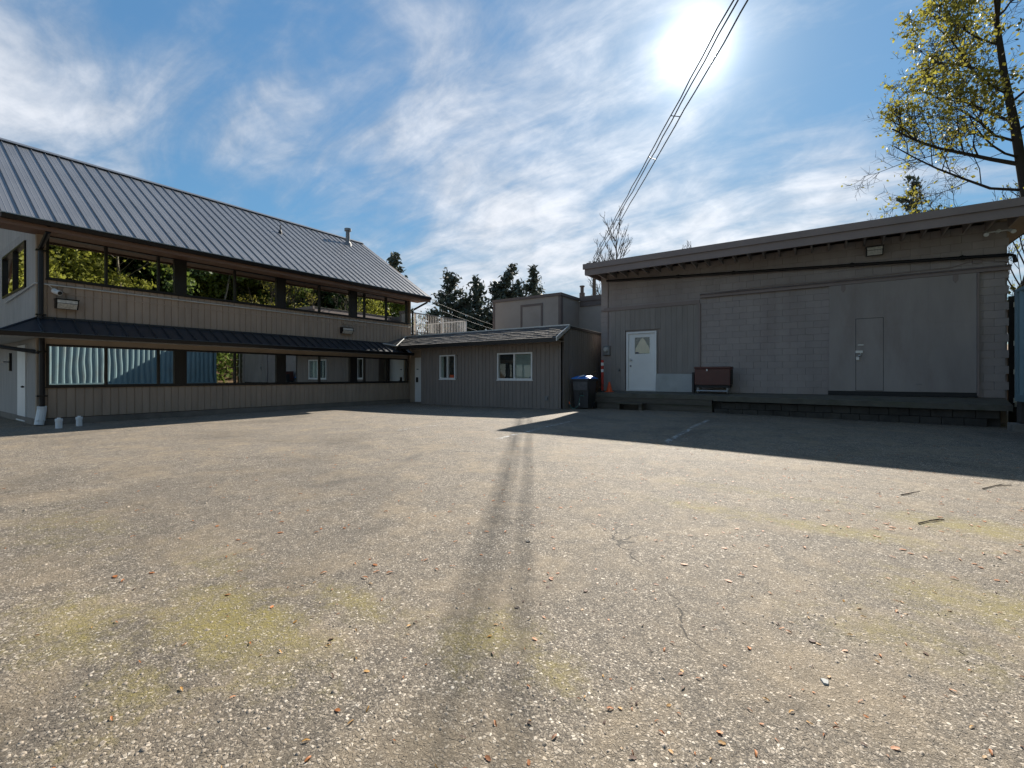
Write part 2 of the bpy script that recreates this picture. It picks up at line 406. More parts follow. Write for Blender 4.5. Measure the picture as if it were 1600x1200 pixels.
M = dict(
    asphalt=asphalt(),
    siding=mat('taupe_siding_paint', (.375, .295, .23), .75, var=.10, vscale=2.2, stretch=(3, 3, .5), bump=.25, bscale=30, bstretch=(6, 6, .5), piece=.05, stain=(.30, .24, .19), stain_amt=.45, stain_scale=1.2),
    siding_gray=mat('weathered_skylit_siding', (.43, .40, .37), .8, var=.12, vscale=2.0, stretch=(3, 3, .4), bump=.3, bscale=30, bstretch=(6, 6, .5)),  # weathered grey, paler than the front because sky light is put into the colour
    plain=mat('taupe_trim_paint', (.36, .285, .215), .7, var=.06, bump=.1, bscale=40),
    trim_brown=mat('brown_fascia_paint', (.17, .10, .07), .6, var=.10, vscale=1.5, bump=.1, bscale=30),
    black_trim=mat('black_brown_frame', (.013, .011, .010), .45, var=.1),
    black_metal=mat('black_gutter_metal', (.009, .008, .009), .4, var=.1, spec=.4),
    roof=mat('charcoal_roof_metal', (.235, .235, .24), .40, metal=.5, var=.09, vscale=.8, stretch=(1, 1, 1), bump=.12, bscale=2.2),
    canopy=mat('dark_canopy_metal', (.05, .055, .065), .38, metal=.3, var=.1, vscale=1.5),
    drip=mat('pale_drip_edge', (.55, .55, .53), .45, metal=.3, var=.08),
    shed=mat('dark_taupe_siding_paint', (.235, .20, .175), .78, var=.09, vscale=2.5, stretch=(3, 3, .5), bump=.25, bscale=30, bstretch=(6, 6, .5), piece=.06),
    shingle=mat('brown_asphalt_shingle', (.115, .10, .088), .9, var=.2, vscale=9, bump=.5, bscale=120, piece=.28),
    stucco=mat('taupe_stucco', (.31, .28, .25), .85, var=.07, vscale=1.2, bump=.3, bscale=80, stain=(.2, .18, .16), stain_amt=.35),
    cmu=mat('painted_block', (.335, .292, .275), .8, var=.11, vscale=1.3, stretch=(1.2, 1.2, .4), bump=.4, bscale=70, piece=.045, stain=(.235, .195, .182), stain_amt=.5, stain_scale=.8),
    dark_trim=mat('dark_brown_trim', (.13, .105, .095), .7, var=.08, bump=.1, bscale=40),
    cmu_trim=mat('mauve_brown_trim', (.255, .205, .19), .7, var=.08, vscale=1.3, bump=.12, bscale=40, stain=(.19, .155, .145), stain_amt=.4),
    bigdoor=mat('painted_plywood', (.315, .278, .258), .7, var=.12, vscale=1.2, stretch=(1.4, 1.4, .4), bump=.12, bscale=25, stain=(.24, .195, .175), stain_amt=.6, stain_scale=.9),
    boards=mat('painted_plank', (.275, .245, .222), .75, var=.10, vscale=2, stretch=(3, 3, .4), bump=.25, bscale=30, bstretch=(6, 6, .4), piece=.09),
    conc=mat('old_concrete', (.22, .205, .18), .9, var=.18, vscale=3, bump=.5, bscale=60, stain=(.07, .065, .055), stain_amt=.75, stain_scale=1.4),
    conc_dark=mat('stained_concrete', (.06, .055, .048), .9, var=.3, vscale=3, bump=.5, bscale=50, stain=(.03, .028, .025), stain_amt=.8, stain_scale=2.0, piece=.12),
    moss_conc=mat('mossy_concrete', (.115, .105, .085), .92, var=.2, vscale=3, bump=.5, bscale=60, stain=(.075, .085, .04), stain_amt=.7, stain_scale=1.6),
    found=mat('foundation_paint', (.20, .175, .15), .85, var=.15, vscale=2.5, bump=.35, bscale=50, stain=(.09, .08, .07), stain_amt=.6),
    white=mat('white_paint', (.78, .78, .76), .45, var=.04, vscale=2),
    white_plastic=mat('white_plastic', (.74, .76, .76), .4, var=.05),
    offwhite=mat('dull_white_paint', (.55, .55, .52), .55, var=.1),
    cream=mat('cream_metal', (.5, .48, .38), .55, var=.1, stain=(.3, .22, .12), stain_amt=.4),
    blue=mat('blue_container_paint', (.17, .265, .30), .55, var=.12, vscale=1.2, stretch=(1, 1, .4), stain=(.16, .11, .08), stain_amt=.35, stain_scale=1.3),
    lid=mat('blue_lid_plastic', (.03, .19, .62), .38, var=.08),
    bin=mat('charcoal_bin_plastic', (.032, .034, .038), .5, var=.12, bump=.1, bscale=80),
    bin_panel=mat('scuffed_bin_panel', (.085, .085, .09), .6, var=.25, vscale=8),
    cart=mat('dark_red_steel', (.085, .020, .015), .45, var=.22, vscale=3, stain=(.12, .05, .04), stain_amt=.5, stain_scale=2.5),
    steel=mat('galvanised_steel', (.45, .46, .46), .4, metal=.8, var=.12, vscale=6),
    dull_steel=mat('dull_grey_metal', (.22, .22, .22), .5, metal=.5, var=.12, vscale=6),
    orange=mat('orange_plastic', (.72, .10, .025), .45, var=.08),
    red=mat('red_plastic', (.50, .035, .025), .45, var=.1),
    hose=mat('green_hose', (.055, .16, .13), .45, var=.1),
    rubber=mat('black_rubber', (.02, .02, .02), .7),
    lens=mat('ribbed_lamp_glass', (.55, .54, .5), .25, var=.25, vscale=22),
    glass_big=mirror_glass('reflective_glazing', (.74, .75, .72)),
    glass_win=clear_glass('window_glass'),
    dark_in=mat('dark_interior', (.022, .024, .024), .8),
    blind=mat('pale_blind', (.46, .52, .48), .6, var=.06),
    curtain=mat('beige_curtain', (.62, .50, .36), .85, var=.12, vscale=14, stretch=(5, 5, .4)),
    twig_dark=mat('backlit_dark_twig', (.036, .029, .024), .9, var=.2),  # maple bark darkened as backlit; that shade is put into the colour
    leaf_bud=mat('young_olive_leaf', (.31, .285, .05), .55, var=.45, vscale=2.5, transl=.5),
    bark=mat('brown_bark', (.075, .06, .048), .9, var=.25, vscale=8, stretch=(1, 1, .3), bump=.6, bscale=30, bstretch=(1, 1, .3)),
    bark_pale=mat('pale_alder_bark', (.23, .20, .165), .9, var=.3, vscale=5, bump=.5, bscale=25, stain=(.08, .09, .05), stain_amt=.5),
    twig=mat('grey_twig', (.11, .09, .075), .9, var=.15),
    leaf_yel=mat('yellow_green_leaf', (.29, .30, .055), .55, var=.4, vscale=2.2, transl=.55),
    leaf_mid=mat('mid_green_leaf', (.16, .22, .045), .55, var=.45, vscale=1.6, transl=.5),
    leaf_dark=mat('dark_evergreen_leaf', (.05, .09, .03), .55, var=.45, vscale=1.3, transl=.3),
    needle=mat('dark_conifer_needle', (.075, .095, .07), .65, var=.4, vscale=1.2, transl=.08),
    dead=mat('dead_brown_leaf', (.40, .14, .035), .6, var=.4, vscale=35, piece=.4, transl=.2),
    dead_dk=mat('dark_brown_leaf', (.085, .04, .022), .7, var=.3, vscale=35, piece=.3),
    dead_yel=mat('ochre_leaf', (.48, .25, .05), .6, var=.3, vscale=35, piece=.3, transl=.2),
    pebble=mat('grey_stone_chip', (.34, .285, .225), .75, var=.5, vscale=60, bump=.3, bscale=200),
    litter=mat('leaf_litter_soil', (.16, .10, .055), .95, var=.45, vscale=6, bump=.9, bscale=16, stain=(.07, .085, .03), stain_amt=.6, stain_scale=.8),
    terrain=mat('scrub_ground', (.09, .085, .05), .95, var=.35, vscale=1.2, bump=.7, bscale=6),
    brush=mat('dry_brush_wood', (.13, .075, .04), .85, var=.4, vscale=10),
    timber=mat('wet_timber', (.10, .085, .068), .85, var=.3, vscale=4, stretch=(.4, 3, 3), bump=.4, bscale=30, bstretch=(.3, 4, 4), stain=(.05, .07, .03), stain_amt=.6, stain_scale=1.5),
    cable=mat('black_cable', (.012, .012, .013), .5),
    palecable=mat('pale_wire', (.16, .165, .175), .6),
    pole=mat('creosote_pole', (.09, .07, .055), .9, var=.2, vscale=4, stretch=(3, 3, .2), bump=.4, bscale=20, bstretch=(3, 3, .2)),
    board_grey=mat('pale_grey_panel', (.38, .39, .38), .7, var=.1, vscale=2.5, stain=(.22, .22, .2), stain_amt=.4),
    dark_sticker=mat('dark_sticker', (.05, .05, .09), .5),
)


def worn_paint():
    m, nt, b = new_mat('worn_white_marking')
    N = nt.nodes.new; L = nt.links.new
    geo = N('ShaderNodeNewGeometry')
    n = N('ShaderNodeTexNoise'); n.inputs['Scale'].default_value = 9; n.inputs['Detail'].default_value = 8; n.inputs['Roughness'].default_value = .75
    L(geo.outputs['Position'], n.inputs['Vector'])
    r = N('ShaderNodeMapRange'); L(n.outputs['Fac'], r.inputs['Value'])
    r.inputs['From Min'].default_value = .47; r.inputs['From Max'].default_value = .60
    r.inputs['To Min'].default_value = 0; r.inputs['To Max'].default_value = .8
    b.inputs['Base Color'].default_value = (.62, .61, .58, 1); b.inputs['Roughness'].default_value = .7
    t = N('ShaderNodeBsdfTransparent'); ms = N('ShaderNodeMixShader')
    L(r.outputs[0], ms.inputs[0]); L(t.outputs[0], ms.inputs[1]); L(b.outputs[0], ms.inputs[2])
    L(ms.outputs[0], nt.nodes['Material Output'].inputs['Surface'])
    return m


M['marking'] = worn_paint()

# ------------------------------------------------------------------ object helpers
WL = {}     # world location of every object that has children


def wl(o):
    return WL.get(o, Vector((0, 0, 0))) if o is not None else Vector((0, 0, 0))


def thing(name, label, cat, loc, group=None):
    o = bpy.data.objects.new(name, None)
    o.empty_display_size = .2
    COL.objects.link(o)
    o.location = loc
    WL[o] = Vector(loc)
    o['label'] = label; o['category'] = cat
    if group: o['group'] = group
    return o


def link(name, mesh, parent=None, loc=(0, 0, 0), rot=None, label=None, kind=None, cat=None, group=None):
    o = bpy.data.objects.new(name, mesh)
    COL.objects.link(o)
    loc = Vector(loc)
    if parent is not None:
        o.parent = parent
        o.location = loc - wl(parent)
    else:
        o.location = loc
    WL[o] = loc
    if rot is not None: o.rotation_euler = rot
    if label: o['label'] = label
    if kind: o['kind'] = kind
    if cat: o['category'] = cat
    if group: o['group'] = group
    return o


def np_mesh(name, verts, faces, material, smooth=False):
    """faces: (n,k) int array or list of tuples"""
    me = bpy.data.meshes.new(name)
    verts = np.asarray(verts, dtype=np.float32)
    if isinstance(faces, np.ndarray):
        k = faces.shape[1]; n = faces.shape[0]
        me.vertices.add(len(verts)); me.vertices.foreach_set('co', verts.ravel())
        me.loops.add(n * k); me.loops.foreach_set('vertex_index', faces.ravel().astype(np.int32))
        me.polygons.add(n); me.polygons.foreach_set('loop_start', np.arange(0, n * k, k, dtype=np.int32))
        me.polygons.foreach_set('loop_total', np.full(n, k, dtype=np.int32))
    else:
        me.from_pydata(verts.tolist(), [], faces)
    if smooth:
        me.polygons.foreach_set('use_smooth', [True] * len(me.polygons))
    me.update(calc_edges=True)
    me.validate()
    me.materials.append(material)
    return me


class MB:
    """collects boxes, prisms, tubes in world coordinates; build() links them as ONE mesh object"""
    def __init__(s):
        s.v = []; s.f = []

    def add(s, vs, fs):
        n = len(s.v); s.v += [tuple(x) for x in vs]; s.f += [tuple(i + n for i in q) for q in fs]; return s

    def box(s, x0, x1, y0, y1, z0, z1, c=0.0):
        x0, x1 = sorted((x0, x1)); y0, y1 = sorted((y0, y1)); z0, z1 = sorted((z0, z1))
        if c <= 0:
            vs = [(x, y, z) for x in (x0, x1) for y in (y0, y1) for z in (z0, z1)]
            return s.add(vs, [(0, 1, 3, 2), (4, 6, 7, 5), (0, 4, 5, 1), (2, 3, 7, 6), (0, 2, 6, 4), (1, 5, 7, 3)])
        bm = bmesh.new()
        bmesh.ops.create_cube(bm, size=1)
        for v in bm.verts:
            v.co = Vector(((x0 + x1) / 2 + v.co.x * (x1 - x0), (y0 + y1) / 2 + v.co.y * (y1 - y0), (z0 + z1) / 2 + v.co.z * (z1 - z0)))
        bmesh.ops.bevel(bm, geom=bm.edges[:], offset=c, segments=1, affect='EDGES')
        bm.verts.index_update()
        s.add([v.co[:] for v in bm.verts], [tuple(v.index for v in f.verts) for f in bm.faces])
        bm.free(); return s

    def hull(s, pts8):
        """eight points: bottom ring of four, top ring of four"""
        return s.add(pts8, [(0, 3, 2, 1), (4, 5, 6, 7), (0, 1, 5, 4), (1, 2, 6, 5), (2, 3, 7, 6), (3, 0, 4, 7)])

    def prism(s, poly, ax, a0, a1):
        """polygon (list of 2-tuples in the other two axes) extruded along axis ax"""
        n = len(poly); vs = []
        for a in (a0, a1):
            for p in poly:
                q = list(p); q.insert(ax, a); vs.append(q)
        fs = [tuple(range(n - 1, -1, -1)), tuple(range(n, 2 * n))]
        fs += [(i, (i + 1) % n, n + (i + 1) % n, n + i) for i in range(n)]
        return s.add(vs, fs)

    def tube(s, pts, r, n=8, caps=True):
        pts = [Vector(p) for p in pts]
        rs = r if isinstance(r, (list, tuple)) else [r] * len(pts)
        vs = []; fs = []
        for i, p in enumerate(pts):
            t = (pts[min(i + 1, len(pts) - 1)] - pts[max(i - 1, 0)]).normalized()
            up = Vector((0, 0, 1)) if abs(t.z) < .95 else Vector((1, 0, 0))
            a = t.cross(up).normalized(); b = t.cross(a)
            for k in range(n):
                w = 2 * math.pi * k / n
                vs.append(p + (a * math.cos(w) + b * math.sin(w)) * rs[i])
        for i in range(len(pts) - 1):
            for k in range(n):
                fs.append((i * n + k, i * n + (k + 1) % n, (i + 1) * n + (k + 1) % n, (i + 1) * n + k))
        if caps:
            fs.append(tuple(range(n - 1, -1, -1))); fs.append(tuple(range((len(pts) - 1) * n, len(pts) * n)))
        return s.add(vs, fs)

    def lathe(s, c, prof, n=16):
        """profile [(r, z)] round the vertical through c"""
        vs = []; fs = []
        for r, z in prof:
            for k in range(n):
                w = 2 * math.pi * k / n
                vs.append((c[0] + r * math.cos(w), c[1] + r * math.sin(w), c[2] + z))
        for i in range(len(prof) - 1):
            for k in range(n):
                fs.append((i * n + k, i * n + (k + 1) % n, (i + 1) * n + (k + 1) % n, (i + 1) * n + k))
        fs.append(tuple(range(n - 1, -1, -1))); fs.append(tuple(range((len(prof) - 1) * n, len(prof) * n)))
        return s.add(vs, fs)

    def mesh(s, name, material, off=(0, 0, 0), smooth=False):
        off = Vector(off)
        return np_mesh(name, [(x - off.x, y - off.y, z - off.z) for x, y, z in s.v], s.f, material, smooth)

    def build(s, name, material, parent=None, smooth=False, **kw):
        off = kw.pop('loc', None)
        if off is None: off = wl(parent)
        o = link(name, s.mesh(name, material, off, smooth), parent, off, **kw)
        bm = bmesh.new(); bm.from_mesh(o.data); bmesh.ops.recalc_face_normals(bm, faces=bm.faces); bm.to_mesh(o.data); bm.free()
        return o


def piece_mesh(name, mbx, material):
    me = mbx.mesh(name, material)
    bm = bmesh.new(); bm.from_mesh(me); bmesh.ops.recalc_face_normals(bm, faces=bm.faces); bm.to_mesh(me); bm.free()
    return me


BOARDS = {}


def board_mesh(axis, w, h, d, g, material):
    """one siding board with a ship-lap groove: runs up z, wide along `axis` ('x' or 'y'), front towards -y or +x"""
    key = (axis, round(w, 4), round(h, 3), round(d, 3), round(g, 4), material.name)
    if key in BOARDS: return BOARDS[key]
    b = MB()
    # (u, outward)
    prof = [(0, 0), (w, 0), (w, d), (g * 1.6, d), (g * .9, d - g * .9), (0, d - g * .9)]
    vs = []
    for z in (0, h):
        for u, o in prof:
            vs.append((u, -o, z) if axis == 'x' else (o, u, z))
    n = len(prof)
    b.add(vs, [tuple(range(n - 1, -1, -1)), tuple(range(n, 2 * n))] + [(i, (i + 1) % n, n + (i + 1) % n, n + i) for i in range(n)])
    BOARDS[key] = piece_mesh('siding_board', b, material)
    return BOARDS[key]


def gz(x, y):
    return .13 * math.exp(-((x + 4) / 5) ** 2 - ((y - 11) / 5.5) ** 2)


def window(parent, plane, base, u0, u1, v0, v1, panes, fw, depth, fm, pm, name='window', back=None, label=None, sill=0.0):
    """plane 'x': wall at x=base facing +x, u = y.  plane 'y': wall at y=base facing -y, u = x.
    The window part is its frame (outer ring and mullions); every pane is a sub-part set back from it."""
    def bx(mb, a0, a1, b0, b1, d0, d1):
        if plane == 'x': mb.box(base + d0, base + d1, a0, a1, b0, b1)
        else: mb.box(a0, a1, base - d1, base - d0, b0, b1)
    f = MB()
    bx(f, u0, u1, v0, v0 + fw, -depth, .018); bx(f, u0, u1, v1 - fw, v1, -depth, .018)
    bx(f, u0, u0 + fw, v0 + fw, v1 - fw, -depth, .018); bx(f, u1 - fw, u1, v0 + fw, v1 - fw, -depth, .018)
    edges = [u0 + fw] + [p for p in panes] + [u1 - fw]
    for p in panes:
        bx(f, p - fw * .5, p + fw * .5, v0 + fw, v1 - fw, -depth, .012)
    if sill: bx(f, u0 - .03, u1 + .03, v0 - .035, v0 - .002, -.01, sill)
    w = f.build(name, fm, parent, label=label)
    for i in range(len(edges) - 1):
        a = edges[i] + (fw * .5 if i > 0 else 0); b = edges[i + 1] - (fw * .5 if i < len(edges) - 2 else 0)
        p = MB(); bx(p, a, b, v0 + fw, v1 - fw, -.055, -.045)
        p.build('pane', pm[i] if isinstance(pm, (list, tuple)) else pm, w)
    if back is not None:
        p = MB(); bx(p, u0 + fw, u1 - fw, v0 + fw, v1 - fw, -depth - .01, -depth)
        p.build('room_backing', back, w)
    return w


# ================================================================== SETTING: ground
def build_ground():
    # asphalt yard with its slight crown
    xs = np.concatenate([np.linspace(-60, -18, 8), np.linspace(-17, 6, 60), np.linspace(7, 9, 3)])
    ys = np.concatenate([np.linspace(-30, -5, 8), np.linspace(-4, 19, 60), np.linspace(20, 26, 4)])
    X, Y = np.meshgrid(xs, ys)
    Z = .13 * np.exp(-((X + 4) / 5) ** 2 - ((Y - 11) / 5.5) ** 2)
    nx, ny = len(xs), len(ys)
    idx = np.arange(nx * ny).reshape(ny, nx)
    F = np.stack([idx[:-1, :-1], idx[:-1, 1:], idx[1:, 1:], idx[1:, :-1]], -1).reshape(-1, 4)
    link('asphalt_yard', np_mesh('asphalt_yard', np.stack([X, Y, Z], -1).reshape(-1, 3), F, M['asphalt'], True), kind='structure')
    # the land around it, out to the horizon
    s = 1500
    link('ground', np_mesh('ground', [(-s, -s, -.12), (s, -s, -.12), (s, s, -.12), (-s, s, -.12)], [(0, 1, 2, 3)], M['terrain']), kind='structure')


build_ground()


def hill_z(x, y):
    t = max(0.0, x - 6.3)
    return -.05 + 7.5 * (1 - math.exp(-(t / 11.0) ** 1.3)) + .35 * math.sin(x * .9 + y * .5) * min(1, t / 3) + .25 * math.sin(y * .8 - x * .3) * min(1, t / 3)


def build_hill():
    xs = np.linspace(6.2, 60, 46); ys = np.linspace(-30, 75, 60)
    vs = [(x, y, hill_z(x, y)) for y in ys for x in xs]
    nx, ny = len(xs), len(ys)
    idx = np.arange(nx * ny).reshape(ny, nx)
    F = np.stack([idx[:-1, :-1], idx[:-1, 1:], idx[1:, 1:], idx[1:, :-1]], -1).reshape(-1, 4)
    link('hillside', np_mesh('hillside', vs, F, M['litter'], True), kind='structure')


build_hill()

# ================================================================== OFFICE BUILDING (left)
WX = -15.8          # face of its siding towards the yard
office = thing('office_building', 'long two-storey taupe building with dark standing-seam roof and two rows of mirrored windows', 'building', (-20.1, 8.6, 0))
Y0, Y1 = 2.55, 14.68
BK = -24.4          # far side


def build_office():
    P = office
    # solid core behind the boards
    c = MB()
    c.box(BK, WX - .12, Y0 + .12, Y1 - .02, .02, 4.95)
    c.prism([(BK + .05, 4.95), (WX - .15, 4.95), (-20.1, 7.95)], 1, Y0 + .12, Y1 - .02)
    c.build('wall', M['plain'], P)
    f = MB(); f.box(BK - .02, WX - .012, Y0 - .012, Y1, -.25, .155); f.build('foundation', M['found'], P)
    # grooved boards, three bands between the window rows
    w = .1725
    n = int((14.50 - 2.72) / w) + 1
    for (z0, z1) in ((.17, .93), (2.60, 3.60), (4.70, 4.97)):
        me = board_mesh('y', w, z1 - z0, .12, .020, M['siding'])
        for i in range(n):
            link('siding_board', me, P, (WX - .12, 2.72 + i * w, z0))
    # flat boards: corners, header below the canopy, posts between the window groups
    t = MB()
    t.box(WX - .14, WX + .004, Y0, 2.716, .155, 4.97)
    t.build('corner_board', M['plain'], P)
    t = MB(); t.box(WX - .14, WX + .004, 2.722 + n * w, Y1, .155, 4.97); t.build('corner_board', M['plain'], P)
    t = MB(); t.box(WX - .12, WX - .003, 2.722, 14.5, 2.0, 2.597); t.build('header_board', M['plain'], P)
    t = MB(); t.box(WX - .01, WX + .012, 2.72, 14.66, 3.262, 3.29); t.build('joint_flashing', M['siding'], P)
    # window rows
    groups = [(2.72, 5.45, (3.86, 5.02)), (5.66, 8.48, (7.08,)), (8.71, 11.46, (10.08,)), (11.70, 14.47, (12.13, 13.27))]
    for (v0, v1) in ((3.605, 4.69), (.94, 1.995)):
        for (a, b, ms) in groups:
            window(P, 'x', WX, a, b, v0, v1, ms, .048, .10, M['black_trim'], M['glass_big'])
        for (a, b) in ((5.452, 5.658), (8.482, 8.708), (11.462, 11.698)):
            t = MB(); t.box(WX - .1, WX + .01, a, b, v0, v1); t.build('window_post', M['black_trim'], P)
        t = MB(); t.box(WX - .12, WX + .035, 2.70, 14.49, v0 - .028, v0 - .003); t.build('window_sill', M['black_trim'], P)
    # dark roller valance along the top of the upper glazing
    # end wall (towards the camera's left): fine weathered boards, joined, sky light included in their grey
    e = MB()
    x = BK
    while x < WX - .16:
        for z0, z1 in ((.155, 2.02), (2.02, 3.50), (3.50, 4.72), (4.72, 4.97)):
            if z0 == .155 and -18.06 < x < -16.9: continue
            if z0 == 3.50 and -20.2 < x < -17.0: continue
            e.prism([(x + .012, Y0 + .115), (x + .012, Y0 + .004), (x + .13, Y0 + .004), (x + .13, Y0 + .115)], 2, z0, z1)
        x += .138
    e.box(BK, WX - .02, Y0 + .02, Y0 + .12, .155, .17)
    e.prism([(BK + .1, 4.97), (WX - .2, 4.97), (-20.1, 7.9)], 1, Y0 + .03, Y0 + .12)
    e.build('end_siding', M['siding_gray'], P, kind='stuff')
    window(P, 'y', Y0, -20.15, -17.05, 3.50, 4.72, (-18.6,), .06, .10, M['black_trim'], M['glass_big'], label='end window of two large panes')
    d = MB(); d.box(-18.0, -17.02, Y0 - .008, Y0 + .06, .06, 2.02); d.box(-18.03, -16.99, Y0 - .03, Y0 + .07, 0.03, .06)
    dr = d.build('door', M['white'], P, label='plain white side door')
    h = MB(); h.lathe((-17.12, Y0 - .04, .93), [(.0, -.03), (.03, -.02), (.035, .01), (.0, .03)], 10); h.build('knob', M['rubber'], dr)
    # lock box left of the door
    h = MB(); h.box(-18.95, -18.80, Y0 - .05, Y0 + .01, 1.35, 1.85); lb = h.build('lock_box', M['black_metal'], P)
    h = MB(); h.tube([(-18.88, Y0 - .05, 1.6), (-18.88, Y0 - .14, 1.6), (-19.0, Y0 - .14, 1.6)], .022, 8); h.build('lever', M['steel'], lb)


build_office()


def build_office_roof():
    P = office
    ex, ez, rx, rz = -15.1, 4.87, -20.1, 8.20       # eave and ridge of the slope towards the yard
    ya, yb = 1.88, 15.22
    Ls = math.hypot(ex - rx, rz - ez); ang = math.atan2(rz - ez, ex - rx)
    n = 44; w = (yb - ya) / n
    # one standing-seam pan: local x runs down the slope from the ridge, y across, z out
    b = MB()
    b.box(0, Ls, 0, w, -.02, 0)
    b.prism([(0, 0), (.024, 0), (.019, .027), (.005, .027)], 0, 0, Ls)
    for q in (.34, .67):
        b.prism([(w * q - .01, 0), (w * q + .01, 0), (w * q, .004)], 0, 0, Ls)
    me = piece_mesh('roof_panel', b, M['roof'])
    for i in range(n):
        link('roof_panel', me, P, (rx, ya + i * w, rz), (0, ang, 0))
    # far slope, deck, fascias, soffit
    fx = 2 * rx - ex
    b = MB(); b.hull([(fx, ya, ez - .03), (rx, ya, rz - .03), (rx, yb, rz - .03), (fx, yb, ez - .03), (fx, ya, ez), (rx, ya, rz), (rx, yb, rz), (fx, yb, ez)])
    b.build('far_slope', M['roof'], P)
    b = MB(); b.hull([(ex + .0, ya + .03, ez - .14), (ex, yb - .03, ez - .14), (rx, yb - .03, rz - .14), (rx, ya + .03, rz - .14),
                      (ex + .0, ya + .03, ez - .024), (ex, yb - .03, ez - .024), (rx, yb - .03, rz - .024), (rx, ya + .03, rz - .024)])
    b.build('roof_deck', M['trim_brown'], P)
    b = MB(); b.box(ex - .04, ex + .012, ya, yb, ez - .245, ez - .095); b.build('fascia', M['trim_brown'], P)
    b = MB(); b.prism([(ex + .014, ez - .03), (ex + .11, ez - .03), (ex + .11, ez - .05), (ex + .085, ez - .135), (ex + .014, ez - .135)], 1, ya, yb)
    b.build('gutter', M['black_metal'], P)
    b = MB(); b.box(ex - .03, ex + .045, ya - .01, yb + .01, ez - .026, ez + .006); b.build('drip_edge', M['drip'], P)
    b = MB(); b.box(ex - .05, WX - .13, ya + .02, yb - .02, ez - .2, ez - .18); b.build('soffit', M['trim_brown'], P)
    b = MB(); b.prism([(-.16, -.07), (0, .035), (.16, -.07), (.16, -.085), (-.16, -.085)], 1, ya - .02, yb + .02)
    b.v = [(x + rx, y, z + rz + .03) for x, y, z in b.v]
    b.build('ridge_cap', M['roof'], P)
    for yy in (ya - .035, yb + .002):
        b = MB()
        b.hull([(ex, yy, ez - .25), (ex, yy + .033, ez - .25), (rx, yy + .033, rz - .25), (rx, yy, rz - .25),
                (ex, yy, ez + .01), (ex, yy + .033, ez + .01), (rx, yy + .033, rz + .01), (rx, yy, rz + .01)])
        b.hull([(rx, yy, rz - .25), (rx, yy + .033, rz - .25), (fx, yy + .033, ez - .25), (fx, yy, ez - .25),
                (rx, yy, rz + .01), (rx, yy + .033, rz + .01), (fx, yy + .033, ez + .01), (fx, yy, ez + .01)])
        b.build('rake_board', M['trim_brown'], P)
    # flue and small vent on the slope
    z = rz - (-19.35 - rx) * math.tan(ang)
    b = MB(); b.lathe((-19.35, 13.85, z), [(.2, -.12), (.17, .03), (.1, .12), (.095, .62), (.16, .64), (.16, .76), (.02, .8)], 14)
    b.build('flue', M['dull_steel'], P, smooth=False)
    z = rz - (-18.4 - rx) * math.tan(ang)
    b = MB(); b.lathe((-18.4, 9.97, z), [(.09, -.08), (.07, .06), (.025, .14), (.02, .34), (.0, .35)], 10)
    b.build('roof_vent', M['black_metal'], P)


build_office_roof()


def build_canopy():
    P = office
    iz, oz, ox = 2.62, 2.235, -15.1     # wall line and outer edge
    ya, yb = 1.86, 14.15
    cn = MB()   # frame of the canopy: soffit and back, wrapping the corner
    cn.hull([(WX + .006, Y0, oz - .10), (ox + .04, ya, oz - .10), (ox + .04, yb, oz - .10), (WX + .006, yb, oz - .10),
             (WX + .006, Y0, oz - .08), (ox + .04, ya, oz - .08), (ox + .04, yb, oz - .08), (WX + .006, yb, oz - .08)])
    cn.hull([(WX + .004, Y0 - .004, oz - .10), (BK, Y0 - .004, oz - .10), (BK, ya, oz - .10), (ox + .04, ya - .002, oz - .10),
             (WX + .004, Y0 - .004, oz - .08), (BK, Y0 - .004, oz - .08), (BK, ya, oz - .08), (ox + .04, ya - .002, oz - .08)])
    can = cn.build('canopy', M['offwhite'], P)
    Ls = math.hypot(ox - WX, iz - oz); ang = math.atan2(iz - oz, ox - WX)
    w = .31; n = int((yb - Y0) / w)
    w = (yb - Y0) / n
    b = MB(); b.box(0, Ls, 0, w, -.015, 0); b.prism([(0, 0), (.03, 0), (.024, .045), (.005, .045)], 0, 0, Ls)
    me = piece_mesh('roof_panel', b, M['canopy'])
    for i in range(n):
        link('roof_panel', me, can, (WX + .006, Y0 + i * w, iz), (0, ang, 0))
    # hip corner and the slope along the end wall
    b = MB()
    b.add([(WX, Y0, iz), (ox, Y0, oz), (ox, ya, oz)], [(0, 2, 1)])
    b.add([(WX, Y0, iz), (ox, ya, oz), (BK, ya, oz), (BK, Y0, iz)], [(0, 1, 2, 3)])
    b.tube([(WX, Y0, iz + .015), (ox, ya, oz + .015)], .02, 6)
    b.tube([(WX + .35, Y0 - .02, iz - .18), (WX + .7, Y0 - .02, oz + .015)], .012, 5)
    x = WX - .3
    while x > BK:
        b.tube([(x, Y0, iz + .01), (x, ya, oz + .015)], .014, 5); x -= .31
    b.build('hip_slope', M['canopy'], can)
    b = MB()
    b.prism([(ox, oz - .012), (ox + .1, oz - .012), (ox + .1, oz - .03), (ox + .075, oz - .115), (ox, oz - .115)], 1, ya - .1, yb)
    b.prism([(ya, oz - .012), (ya - .1, oz - .012), (ya - .1, oz - .03), (ya - .075, oz - .115), (ya, oz - .115)], 0, BK, ox - .001)
    b.build('canopy_gutter', M['black_metal'], can)
    b = MB(); b.box(ox - .02, ox + .03, ya, yb, oz - .012, oz + .004); b.build('canopy_drip_edge', M['dull_steel'], can)
    b = MB(); b.box(WX + .004, WX + .03, Y0, yb, iz - .005, iz + .05); b.build('wall_flashing', M['canopy'], can)


build_canopy()


